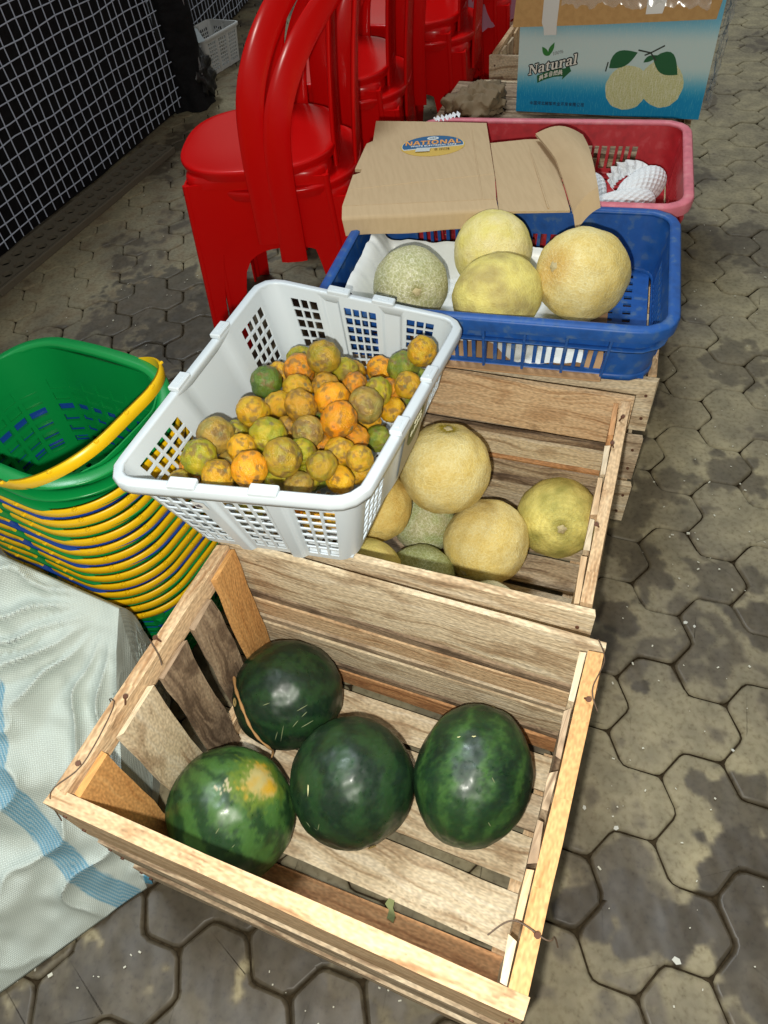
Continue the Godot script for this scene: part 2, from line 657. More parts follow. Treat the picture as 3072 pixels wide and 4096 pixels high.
func tub_floor(t: Tub, nx: int, nz: int, margin: float, barw: float, thick: float, holes := true) -> ArrayMesh:
	var b := MB.new()
	var ss := [0.015, margin]
	var ts := [0.015, margin]
	for i in nx:
		ss.append(margin + (1 - 2 * margin) * (i + 1 - barw) / nx); ss.append(margin + (1 - 2 * margin) * (i + 1) / nx)
	for i in nz:
		ts.append(margin + (1 - 2 * margin) * (i + 1 - barw) / nz); ts.append(margin + (1 - 2 * margin) * (i + 1) / nz)
	ss.append(0.985); ts.append(0.985)
	var solid := func(i: int, j: int) -> bool:
		return not holes or not (i % 2 == 1 and j % 2 == 1 and i < 2 * nx and j < 2 * nz)
	var f := func(s: float, tt: float, d: int) -> Vector3:
		return t.floor_at(s, tt, thick if d == 1 else 0.0)
	b.lattice(ss, ts, solid, f)
	return b.mesh()


# ------------------------------------------------------------------ fruit
func fruit_mesh(R: float, squash: Vector3, nu: int, nv: int, lump: float, seed_: int, col: Callable, power := 2.0, dent := 0.0) -> ArrayMesh:
	var f := fnl(seed_, 1.0, FastNoiseLite.TYPE_SIMPLEX_SMOOTH, 3)
	var b := MB.new()
	var P := func(u: float, v: float) -> Vector3:
		var th := PI * v
		var ph := TAU * (u if u < 1.0 else 0.0)
		var d := Vector3(sin(th) * cos(ph), cos(th), sin(th) * sin(ph))
		if v == 0.0 or v == 1.0:
			d = Vector3(0, 1.0 - 2.0 * v, 0)
		var r := R * (1.0 + lump * f.get_noise_3d(d.x * 1.6, d.y * 1.6, d.z * 1.6))
		r *= 1.0 - dent * (exp(-th * th * 16.0) + 0.6 * exp(-(PI - th) * (PI - th) * 16.0))
		return Vector3(d.x * squash.x, d.y * squash.y, d.z * squash.z) * r
	b.grid(nu, nv, P, false, Vector2(1, 1), func(_u, _v, p): return col.call(p.normalized()))
	return b.mesh()

func basis_to(y: Vector3, spin := 0.0) -> Basis:
	var yy := y.normalized()
	var x := yy.cross(Vector3(0.3, 0.2, 0.93)).normalized()
	var z := x.cross(yy).normalized()
	return Basis(x, yy, z) * Basis(Vector3.UP, spin)


# ------------------------------------------------------------------ scene
func _ready() -> void:
	rng.seed = 20
	stage()
	make_woods()
	build_ground()
	build_fence()
	build_crates()
	build_chairs()
	build_trays()
	build_carton()
	build_cardboard()
	build_white_basket()
	build_shopping_baskets()
	build_watermelons()
	build_melons()
	build_oranges()
	build_sack()
	build_small()


func stage() -> void:
	var cam := Camera3D.new()
	cam.name = "camera"
	cam.fov = 72.1
	cam.near = 0.02
	cam.far = 60.0
	cam.transform = Transform3D(CAM.orthonormalized(), CAM_POS)
	add_child(cam)
	cam.current = true

	var env := Environment.new()
	env.background_mode = Environment.BG_SKY
	var sm := ProceduralSkyMaterial.new()          # night sky lit from below by the market lamps
	sm.sky_top_color = Color(0.53, 0.53, 0.51)
	sm.sky_horizon_color = Color(0.55, 0.54, 0.51)
	sm.ground_bottom_color = Color(0.12, 0.11, 0.10)
	sm.ground_horizon_color = Color(0.20, 0.19, 0.17)
	var sky := Sky.new()
	sky.sky_material = sm
	env.sky = sky
	env.background_energy_multiplier = 1.0
	env.tonemap_mode = Environment.TONE_MAPPER_LINEAR
	env.tonemap_exposure = 1.2
	env.sdfgi_enabled = true
	env.ssao_enabled = true
	env.ssil_enabled = true
	var we := WorldEnvironment.new()
	we.name = "environment"
	we.environment = env
	add_child(we)

	var sun := DirectionalLight3D.new()            # the street light overhead, a little ahead of the camera
	sun.name = "overhead_light"
	sun.light_energy = 0.4
	sun.light_angular_distance = 14.0
	sun.light_color = Color(0.93, 0.97, 1.0)
	sun.shadow_enabled = true
	add_child(sun)
	sun.look_at_from_position(Vector3(-0.35, 3.0, -0.9), Vector3.ZERO, Vector3(0, 0, -1))

	var flash := OmniLight3D.new()                 # the phone's flash, a few centimetres beside the lens
	flash.name = "phone_flash"
	flash.light_energy = 0.98
	flash.light_size = 0.006
	flash.light_color = Color(1.0, 0.985, 0.945)
	flash.omni_range = 12.0
	flash.omni_attenuation = 2.0
	flash.shadow_enabled = true
	add_child(flash)
	flash.position = CAM_POS - CAM.x * 0.04 - CAM.y * 0.055


func make_woods() -> void:
	W.tan = wood(11, s8(206, 176, 138), s8(160, 122, 86), s8(222, 198, 162), 0.6, 0.45)
	W.pale = wood(23, s8(210, 192, 160), s8(156, 130, 100), s8(226, 214, 190), 0.8, 0.55)
	W.grey = wood(37, s8(188, 168, 140), s8(126, 104, 82), s8(210, 196, 170), 0.9, 0.6)
	W.orange = wood(41, s8(204, 152, 92), s8(178, 124, 70), s8(222, 178, 118), 0.4, 0.25)
	W.honey = wood(43, s8(204, 158, 106), s8(176, 128, 80), s8(216, 176, 126), 0.4, 0.25)
	W.bark = wood(53, s8(152, 130, 106), s8(96, 78, 62), s8(186, 166, 138), 0.9, 0.8)
	W.red = wood(67, s8(196, 146, 100), s8(142, 96, 62), s8(212, 168, 122), 0.6, 0.6)
	W.rust = mat(s8(92, 58, 40), 0.7)
	W.wire = mat(s8(84, 66, 50), 0.6)


# ------------------------------------------------------------------ ground
func build_ground() -> void:
	# colour map of the pavement in world metres: x -2.0..2.6, z -5.6..0.6
	var x0 := -2.0; var z0 := -5.6; var sx := 4.6; var sz := 6.2
	var w := 920
	var h := 1240
	var f1 := fnl(3, 2.2, FastNoiseLite.TYPE_SIMPLEX_SMOOTH, 4)
	var f2 := fnl(5, 14.0, FastNoiseLite.TYPE_SIMPLEX_SMOOTH, 3)
	var f3 := fnl(9, 70.0, FastNoiseLite.TYPE_SIMPLEX, 2)
	var wet := [[0.30, -0.17, 0.06, 1.0], [0.27, -0.21, 0.045, 1.0], [0.39, -0.15, 0.05, 1.0], [0.44, -0.21, 0.06, 1.0], [0.48, -0.31, 0.045, 0.8], [0.205, -0.2, 0.045, 1.0], [0.41, -0.10, 0.06, 0.9], [0.236, -0.235, 0.03, 0.6],
		[-0.49, -1.75, 0.16, 0.9], [-0.60, -1.95, 0.16, 0.7], [-0.37, -1.91, 0.14, 0.7], [-0.44, -0.25, 0.08, 0.9], [-0.33, -0.23, 0.09, 0.9], [-0.23, -0.17, 0.07, 0.9], [-0.47, -0.17, 0.1, 0.8], [-0.17, -0.10, 0.07, 0.9], [-0.36, -0.14, 0.08, 0.8], [-0.56, -0.12, 0.1, 0.9],
		[0.394, -0.517, 0.016, 0.9], [0.587, -0.937, 0.05, 0.5], [0.48, -0.74, 0.05, 0.7], [0.40, -0.655, 0.04, 0.8], [0.62, -0.70, 0.06, 0.6], [0.64, -0.60, 0.05, 0.8], [0.43, -0.345, 0.018, 0.8], [0.47, -0.83, 0.05, 0.6], [0.50, -0.90, 0.05, 0.5], [-0.05, -2.3, 0.25, 0.6], [0.75, -0.95, 0.06, 0.6], [0.56, -1.15, 0.06, 0.5], [-0.25, -1.45, 0.2, 0.8], [0.9, -1.3, 0.08, 0.5], [1.2, -1.8, 0.12, 0.5], [1.0, -2.3, 0.12, 0.4]]
	var base := s8(142, 133, 106)
	var gre := s8(121, 113, 93)
	var brown := s8(106, 92, 70)
	var dark := s8(68, 60, 47)
	var im := Image.create(w, h, false, Image.FORMAT_RGBA8)
	for py in h:
		var z := z0 + sz * (py + 0.5) / h
		for px in w:
			var x := x0 + sx * (px + 0.5) / w
			var a := f1.get_noise_2d(x, z)
			var b := f2.get_noise_2d(x, z)
			var cc := base.lerp(gre, clampf(0.5 + a * 1.5, 0, 1))
			if x < -0.05 and z < -1.3:
				cc = cc.lerp(brown, clampf(0.35 + b * 1.4 + a, 0, 1) * 0.8)
			var s := smoothstep(0.16, 0.34, a * 0.7 + b * 0.35 + (0.05 if z > -0.6 or x < 0.0 else 0.0)) * 0.75
			for k in wet:
				var dx: float = x - k[0]
				var dz: float = z - k[1]
				var rr: float = k[2]
				if absf(dx) < rr * 1.9 and absf(dz) < rr * 1.9:
					var q := sqrt(dx * dx + dz * dz) / rr + b * 0.75 + a * 0.4
					s = maxf(s, (1.0 - smoothstep(0.85, 1.08, q)) * k[3])
			cc = cc.lerp(dark, s)
			var g := 1.0 + b * 0.16
			im.set_pixel(px, py, Color(cc.r * g, cc.g * g, cc.b * g, lerpf(0.8, 0.46, s)))
	var tex := ImageTexture.create_from_image(im)
	var m := mat(Color.WHITE, 1.0, 0.5)
	m.albedo_texture = tex
	m.roughness_texture = tex
	m.roughness_texture_channel = BaseMaterial3D.TEXTURE_CHANNEL_ALPHA
	m.texture_repeat = true
	m.detail_enabled = true
	m.detail_blend_mode = BaseMaterial3D.BLEND_MODE_MUL
	m.detail_uv_layer = BaseMaterial3D.DETAIL_UV_2
	m.detail_albedo = noise_tex(fnl(77, 0.03, FastNoiseLite.TYPE_SIMPLEX, 6), 512, ramp([[0.0, Color(0.74, 0.72, 0.69)], [0.2, Color(0.9, 0.89, 0.87)], [0.5, Color(0.97, 0.97, 0.96)], [0.85, Color(1, 1, 1)], [1.0, Color(1, 1, 1)]]))
	m.normal_enabled = false
	m.heightmap_enabled = true
	m.heightmap_texture = noise_tex(fnl(78, 0.2, FastNoiseLite.TYPE_SIMPLEX, 4), 512)
	m.heightmap_scale = 0.25
	var soil := mat(s8(60, 52, 39), 0.95, 0.2)
	soil.albedo_texture = noise_tex(fnl(81, 0.05, FastNoiseLite.TYPE_SIMPLEX, 4), 512, ramp([[0.2, Color(0.8, 0.78, 0.74)], [0.8, Color(1.0, 0.98, 0.95)]]))
	soil.uv1_triplanar = true
	soil.uv1_world_triplanar = true
	soil.uv1_scale = Vector3(3, 3, 3)
	var pm := PlaneMesh.new()
	pm.size = Vector2(80, 80)
	var ground := put(pm, "ground", soil)
	ground.position = Vector3(0, -0.011, -3)
	struct(ground)

	# three-hexagon pavers
	var e := 0.059
	var t := -0.444
	var D := func(k: int) -> Vector2:
		var a := t + k * PI / 3.0
		return Vector2(cos(a), -sin(a))
	var a1: Vector2 = (D.call(0) + D.call(-1)) * e
	var a2: Vector2 = (D.call(-1) + D.call(-2)) * e
	var O: Vector2 = Vector2(0.412, -0.573) + D.call(-1) * e
	var ring := PackedVector2Array()               # outline round hexagon A's centre
	var cur: Vector2 = -D.call(-1) * e
	for k in [0, -1, 0, -1, -2, -3, -2, -3, -4, -5, -4, -5]:
		ring.append(cur)
		cur += D.call(k) * e
	var rounded := PackedVector2Array()
	var m12 := ring.size()
	for i in m12:
		var p := ring[i]
		var q0 := p.lerp(ring[(i + m12 - 1) % m12], 0.17)
		var q1 := p.lerp(ring[(i + 1) % m12], 0.17)
		rounded.append(q0)
		rounded.append((q0 + q1) * 0.25 + p * 0.5)
		rounded.append(q1)
	var rings := []
	for off in [-0.0013, -0.0030, -0.0062]:
		var r2 := Geometry2D.offset_polygon(rounded, off)[0]
		rings.append(r2)
	var cells := []
	for q in range(-70, 71):
		for r in range(-70, 71):
			if posmod(q - r, 3) != 0:
				continue
			var ctr := O + a1 * q + a2 * r
			var mid := ctr + (a1 + a2) / 3.0
			if mid.x < -2.4 or mid.x > 3.2 or mid.y < -6.0 or mid.y > 0.7:
				continue
			var L := CAM.inverse() * (Vector3(mid.x, 0, mid.y) - CAM_POS)
			var sxp := L.x / -L.z / (tan(deg_to_rad(36.05)) * 0.75)
			var syp := L.y / -L.z / tan(deg_to_rad(36.05))
			var seen := L.z < -0.05 and absf(sxp) < 1.08 and absf(syp) < 1.06
			# left out of the singles where crates, baskets or the fence stand on them
			var u := (mid - Vector2(-0.087, -0.358)).dot(Vector2(0.887, 0.463))
			var vv := (mid - Vector2(-0.087, -0.358)).dot(Vector2(0.463, -0.887))
			if absf(u) < 0.3 and vv > -0.15 and vv < 1.7:
				seen = false
			if mid.x < -0.62 and mid.y > -0.9 or mid.x < -1.0 - (mid.y + 2.3) * 0.45:
				seen = false
			var dq := Geometry2D.get_closest_point_to_segment(mid, Vector2(-1.17, -2.12), Vector2(-0.70, -3.06))
			if dq.distance_to(mid) < 0.07:
				seen = false
			cells.append([ctr, seen, L.length()])
	var order := cells.duplicate()
	order.sort_custom(func(a, b): return (a[2] if a[1] else 99.0 + a[2]) < (b[2] if b[1] else 99.0 + b[2]))
	var rest := MB.new()
	rest.use_uv2 = true
	var singles := 0
	for k in order.size():
		var cell: Array = order[k]
		var ctr: Vector2 = cell[0]
		var single: bool = cell[1] and singles < 300
		var b := MB.new() if single else rest
		b.use_uv2 = true
		var lift := rng.randf_range(-0.0016, 0.0012)
		var tx := rng.randf_range(-0.012, 0.012)
		var tz := rng.randf_range(-0.012, 0.012)
		var cc := (a1 + a2) / 3.0
		var Y := func(p: Vector2, dy: float) -> Vector3:
			return Vector3(p.x + ctr.x, lift + dy + (p.x - cc.x) * tx + (p.y - cc.y) * tz, p.y + ctr.y)
		var jig := []
		for i in rings[2].size():
			jig.append(Vector2(rng.randf_range(-0.0011, 0.0011), rng.randf_range(-0.0011, 0.0011)) * (3.0 if rng.randf() < 0.06 else 1.0))
		var emit := func(p: Vector2, y: float, nn: Vector3) -> void:
			var g := Y.call(p, y) as Vector3
			b.vert(g - (Vector3(ctr.x, 0, ctr.y) if single else Vector3.ZERO), nn, Vector2((g.x - x0) / sx, (g.z - z0) / sz))
			b.uv2.append(Vector2(g.x, g.z) * 4.1)
		var ys := [-0.007, -0.0014, 0.0]
		var nr: int = rings[2].size()
		var st := b.v.size()
		for i in nr:
			emit.call(rings[2][i] + jig[i], 0.0, Vector3.UP)
		var tris := Geometry2D.triangulate_polygon(rings[2])
		for i in range(0, tris.size(), 3):
			var A := st + tris[i]; var B := st + tris[i + 1]; var C := st + tris[i + 2]
			var up := (b.v[B] - b.v[A]).cross(b.v[C] - b.v[A]).y
			b.ix.append_array(PackedInt32Array([A, C, B] if up > 0 else [A, B, C]))
		for lv in 2:
			if rings[lv].size() != nr or rings[lv + 1].size() != nr:
				continue
			var s0 := b.v.size()
			for i in nr:
				var outd: Vector2 = (rings[0][i] - rings[2][i]).normalized()
				var nl := Vector3(outd.x, 0.35 if lv == 0 else 1.3, outd.y).normalized()
				var nh := Vector3(outd.x, 1.3, outd.y).normalized() if lv == 0 else Vector3(outd.x * 0.2, 1, outd.y * 0.2).normalized()
				emit.call(rings[lv][i] + (jig[i] if lv > 0 else Vector2.ZERO), ys[lv], nl)
				emit.call(rings[lv + 1][i] + jig[i], ys[lv + 1], nh)
			for i in nr:
				var A := s0 + i * 2
				var B := s0 + ((i + 1) % nr) * 2
				var fn := (b.v[B] - b.v[A]).cross(b.v[A + 1] - b.v[A])
				if fn.dot(b.n[A]) > 0:
					b.ix.append_array(PackedInt32Array([A, A + 1, B, B, A + 1, B + 1]))
				else:
					b.ix.append_array(PackedInt32Array([A, B, A + 1, B, B + 1, A + 1]))
		if single:
			singles += 1
			var o := put(b.mesh(), "paver", m, ground)
			o.position = Vector3(ctr.x, 0.011, ctr.y + 3)
	var o2 := put(rest.mesh(), "far_pavers", m, ground)
	o2.position = Vector3(0, 0.011, 3)
	o2.set_meta("kind", "stuff")

	# drain cover with oval holes along the fence
	var P0 := Vector3(-1.19, 0, -2.12)
	var P1 := Vector3(-0.72, 0, -3.06)
	var dd := (P1 - P0).normalized()
	var ln := P0.distance_to(P1)
	var cov := thing("drain_cover", "concrete drain cover strip with two rows of round holes below wire fence", "drain cover", (P0 + P1) * 0.5 + Vector3(0.02, 0.0, 0))
	cov.basis = Basis(dd, Vector3.UP, dd.cross(Vector3.UP))
	var cb := MB.new()
	var n := int(ln / 0.058)
	for i in n:
		for rw in 2:
			var cx := -ln * 0.5 + (i + 0.5) * ln / n
			var cz := -0.03 + rw * 0.06
			var hw := ln / n * 0.5
			for k in 16:
				var q := []
				for e2 in 2:
					var an := TAU * (k + e2) / 16.0
					var d2 := Vector2(cos(an), sin(an))
					var sq := d2 / maxf(absf(d2.x), absf(d2.y))
					q.append([Vector3(cx + d2.x * 0.019, 0.022, cz - d2.y * 0.019), Vector3(cx + sq.x * hw, 0.022, cz - sq.y * 0.03)])
				cb.quad(q[0][0], q[0][1], q[1][1], q[1][0])
				cb.quad(q[1][0] - Vector3(0, 0.012, 0), q[0][0] - Vector3(0, 0.012, 0), q[0][0], q[1][0])
	for sd in [-1, 1]:
		cb.box(Transform3D(Basis(), Vector3(0, 0.0105, sd * 0.066)), Vector3(ln, 0.023, 0.012), 0.002)
	put(cb.mesh(), "slab", mat(s8(96, 89, 75), 0.85), cov)
	var hole_shade := MB.new()
	hole_shade.box(Transform3D(Basis(), Vector3(0, 0.0045, 0)), Vector3(ln - 0.004, 0.003, 0.118), 0.001)
	put(hole_shade.mesh(), "hole_shade_strip", mat(s8(20, 18, 14), 0.6), cov)  # near-black strip added under the holes, its colour painting in the channel's shade


# ------------------------------------------------------------------ wire fence on the left
func build_fence() -> void:
	var tarp := mat(s8(20, 20, 23), 0.75, 0.3)
	tarp.heightmap_enabled = true
	tarp.heightmap_texture = noise_tex(fnl(90, 0.02, FastNoiseLite.TYPE_SIMPLEX, 3), 256)
	tarp.heightmap_scale = 1.0
	tarp.uv1_triplanar = true
	tarp.uv1_scale = Vector3(2, 2, 2)
	var wm := mat(s8(186, 196, 216), 0.5, 0.4)
	var panels := [
		[Vector3(-1.60, 0, -1.33), Vector3(-0.64, 0, -3.44), 1.5, "white wire mesh panel over black tarpaulin at the left", 0.046],
		[Vector3(-0.74, 0, -3.60), Vector3(-0.30, 0, -5.3), 1.3, "farther white wire mesh panel behind the small white crate", 0.05],
	]
	for pn in panels:
		var a: Vector3 = pn[0]
		var b: Vector3 = pn[1]
		var d := (b - a).normalized()
		var ln := a.distance_to(b)
		var o := thing("mesh_fence", pn[3], "fence", (a + b) * 0.5, 0.0, "wire mesh panels of the dark stall front")
		o.basis = Basis(d, Vector3.UP, d.cross(Vector3.UP))
		var H: float = pn[2]
		var mb := MB.new()
		var f := fnl(91, 1.0, FastNoiseLite.TYPE_SIMPLEX_SMOOTH, 2)
		mb.grid(60, 30, func(u, v): return Vector3((u - 0.5) * ln, v * H + 0.005, -0.03 + 0.014 * f.get_noise_2d(u * 5.0, v * 3.0)))
		mb.grid(60, 1, func(u, v): return Vector3((u - 0.5) * ln, 0.005 + v * H, -0.055), true)
		put(mb.mesh(), "tarpaulin", tarp, o)
		var sp: float = pn[4]
		var nx := int(ln / sp)
		var bend := fnl(93, 1.0, FastNoiseLite.TYPE_SIMPLEX_SMOOTH, 1)
		for i in nx + 1:
			var m := MB.new()
			var pts := []
			for k in 7:
				var y := 0.03 + (H - 0.03) * k / 6.0
				pts.append(Vector3(-ln * 0.5 + i * sp + 0.009 * bend.get_noise_2d(i * 3.1, y * 2.0), y, 0.004 + 0.006 * bend.get_noise_2d(i * 0.2 + 50.0, y * 2.0)))
			m.tube(pts, 0.0022, 5)
			put(m.mesh(), "wire", wm, o)
		var ny := int((H - 0.06) / sp)
		for j in ny + 1:
			var m := MB.new()
			var pts := []
			for k in 13:
				var x := -ln * 0.5 + ln * k / 12.0
				pts.append(Vector3(x, 0.06 + j * sp + 0.009 * bend.get_noise_2d(j * 4.7, x * 3.0), 0.008 + 0.006 * bend.get_noise_2d(x / sp * 0.2 + 50.0, j * 0.1)))
			m.tube(pts, 0.0022, 5)
			put(m.mesh(), "wire", wm, o)
	# dark post with rolled tarpaulin between the panels
	var p := thing("tarpaulin_roll", "rolled black tarpaulin standing between the two mesh panels", "tarpaulin", Vector3(-0.60, 0, -3.53))
	var mb2 := MB.new()
	var f2 := fnl(95, 1.0, FastNoiseLite.TYPE_SIMPLEX_SMOOTH, 3)
	mb2.grid(20, 24, func(u, v):
		var a: float = u * TAU if u < 1.0 else 0.0
		var r: float = (0.075 + 0.03 * f2.get_noise_3d(cos(a) * 1.5, v * 4.0, sin(a) * 1.5)) * (1.0 + 0.35 * exp(-v * 14.0)) * (0.0 if v >= 1.0 else 1.0)
		return Vector3(cos(a) * r, v * 1.4, -sin(a) * r))
	put(mb2.mesh(), "roll", tarp, p)
	var mb3 := MB.new()
	mb3.tube([Vector3(0.075, 0.1, 0.03), Vector3(0.07, 0.55, 0.04), Vector3(0.072, 1.0, 0.03)], 0.004, 6)
	put(mb3.mesh(), "lacing", mat(s8(120, 120, 124), 0.6), p)


# ------------------------------------------------------------------ wooden crates
func build_crates() -> void:
	var front := {
		"floor": [["", 0.02], ["pale", 0.15], ["", 0.02], ["grey", 0.15, 0.004], ["", 0.02], ["pale", 0.17], ["", 0.035], ["pale", 0.2, -0.012], ["", 0.035], ["red", 0.17, 0.012]],
		"back": [["", 0.04], ["red", 0.135], ["bark", 0.055], ["", 0.012], ["pale", 0.19], ["grey", 0.055], ["", 0.006], ["tan", 0.125], ["bark", 0.06], ["", 0.006], ["pale", 0.316]],
		"front": [["", 0.06], ["grey", 0.2], ["", 0.09], ["grey", 0.24], ["", 0.08], ["tan", 0.33]],
		"front_thick": 0.02,
		"left": [["orange", 0.165, 0.0], ["", 0.03], ["bark", 0.15, 0.02], ["", 0.045], ["bark", 0.165, 0.022], ["", 0.028], ["pale", 0.2, 0.012], ["", 0.06], ["orange", 0.157, 0.006]],
		"right": [["pale", 0.19, 0.002], ["", 0.02], ["bark", 0.17, 0.012], ["", 0.03], ["grey", 0.13, 0.02], ["", 0.02], ["bark", 0.13, 0.015], ["", 0.025], ["tan", 0.145, 0.006], ["", 0.02], ["pale", 0.12]],
		"right_rail": "honey", "left_rail": "tan", "rail": 0.02,
		"nails": [[0.262, 0.372, -0.12, 0.004, 0.012, 0.006], [-0.262, 0.372, -0.02, -0.003, 0.011, 0.002], [-0.255, 0.372, 0.07, 0.002, 0.012, -0.005], [0.264, 0.372, 0.13, 0.004, 0.01, 0.004], [-0.262, 0.372, 0.15, 0.003, 0.009, 0.002]],
	}
	crate("open wooden slat crate holding four watermelons, nearest the camera", Vector3(-0.087, 0, -0.358), -0.482, 0.552, 0.403, 0.374, front)
	var second := {
		"floor": [["", 0.02], ["pale", 0.17], ["", 0.02], ["grey", 0.17], ["", 0.03], ["pale", 0.17], ["", 0.03], ["red", 0.17], ["", 0.02], ["grey", 0.12]],
		"back": [["", 0.05], ["grey", 0.12], ["", 0.015], ["pale", 0.13], ["bark", 0.05], ["", 0.012], ["grey", 0.10], ["red", 0.03], ["", 0.012], ["pale", 0.135], ["bark", 0.04], ["", 0.022], ["tan", 0.284]],
		"front": [["", 0.05], ["pale", 0.25], ["", 0.02], ["tan", 0.3], ["", 0.02], ["pale", 0.36]],
		"left": [["pale", 0.2], ["", 0.05], ["tan", 0.2], ["", 0.05], ["grey", 0.2], ["", 0.05], ["pale", 0.2]],
		"right": [["red", 0.2, 0.004], ["", 0.02], ["pale", 0.16, 0.02], ["", 0.03], ["tan", 0.19, 0.012], ["", 0.02], ["pale", 0.15, 0.012], ["", 0.02], ["tan", 0.2, 0.004]],
		"right_rail": "tan", "rail": 0.017,
		"nails": [[0.26, 0.37, -0.15, 0.004, 0.014, 0.004], [0.26, 0.37, -0.09, -0.003, 0.012, 0.003], [0.262, 0.37, 0.07, -0.004, 0.01, 0.004]],
	}
	var a := 0.44
	var U := Vector3(cos(a), 0, sin(a))
	var V := Vector3(sin(a), 0, -cos(a))
	var c2 := Vector3(0.243, 0, -0.449) - U * 0.276 + V * 0.215
	crate("wooden slat crate of netted melons behind the watermelon crate", c2, -a, 0.552, 0.43, 0.374, second)
	var plain := {
		"floor": [["pale", 0.19], ["", 0.013], ["grey", 0.19], ["", 0.013], ["pale", 0.19], ["", 0.013], ["red", 0.19], ["", 0.013], ["pale", 0.188]],
		"back": [["pale", 0.3], ["", 0.04], ["grey", 0.3], ["", 0.04], ["pale", 0.32]],
		"front": [["pale", 0.3], ["", 0.04], ["grey", 0.3], ["", 0.04], ["pale", 0.32]],
		"left": [["pale", 0.2], ["", 0.05], ["tan", 0.2], ["", 0.05], ["grey", 0.2], ["", 0.05], ["pale", 0.2]],
		"right": [["pale", 0.2], ["", 0.05], ["tan", 0.2], ["", 0.05], ["grey", 0.2], ["", 0.05], ["pale", 0.2]],
	}
	a = 0.385
	U = Vector3(cos(a), 0, sin(a)); V = Vector3(sin(a), 0, -cos(a))
	crate("wooden slat crate carrying the blue plastic tray", Vector3(0.478, 0, -0.868) - U * 0.276 + V * 0.2, -a, 0.552, 0.4, 0.368, plain)
	crate("wooden slat crate carrying the red plastic tray", Vector3(0.640, 0, -1.258) - U * 0.276 + V * 0.2, -a, 0.552, 0.4, 0.368, plain)
	a = 0.45
	U = Vector3(cos(a), 0, sin(a)); V = Vector3(sin(a), 0, -cos(a))
	crate("wooden slat crate under the blue pear carton", Vector3(0.832, 0, -1.665) - U * 0.30 + V * 0.2, -a, 0.60, 0.4, 0.368, plain)
	crate("low dusty wooden crate behind the pear carton", Vector3(0.98, 0, -2.30) - U * 0.22 + V * 0.2, -a, 0.55, 0.42, 0.36, plain)
	# planks laid over the crates under the carton
	var lid := thing("plank_platform", "dusty boards laid over the crates beside the pear carton", "boards", Vector3(0.57, 0.368, -1.93), -0.45)
	for k in 4:
		plank(lid, "board", W.bark, Vector3(0.0 + 0.004 * k, 0.006, -0.17 + k * 0.105), Vector3(0.62, 0.011, 0.098), Vector3(0, rng.randf_range(-0.01, 0.01), 0))


# ------------------------------------------------------------------ red plastic chairs
func chair_panel(x: float, y: float, d: float) -> Vector3:
	# side panel in its own plane: x across, y height; splayed outwards towards the foot, bulging a little
	return Vector3(x, y, 0.172 + (0.42 - y) * 0.062 + d)

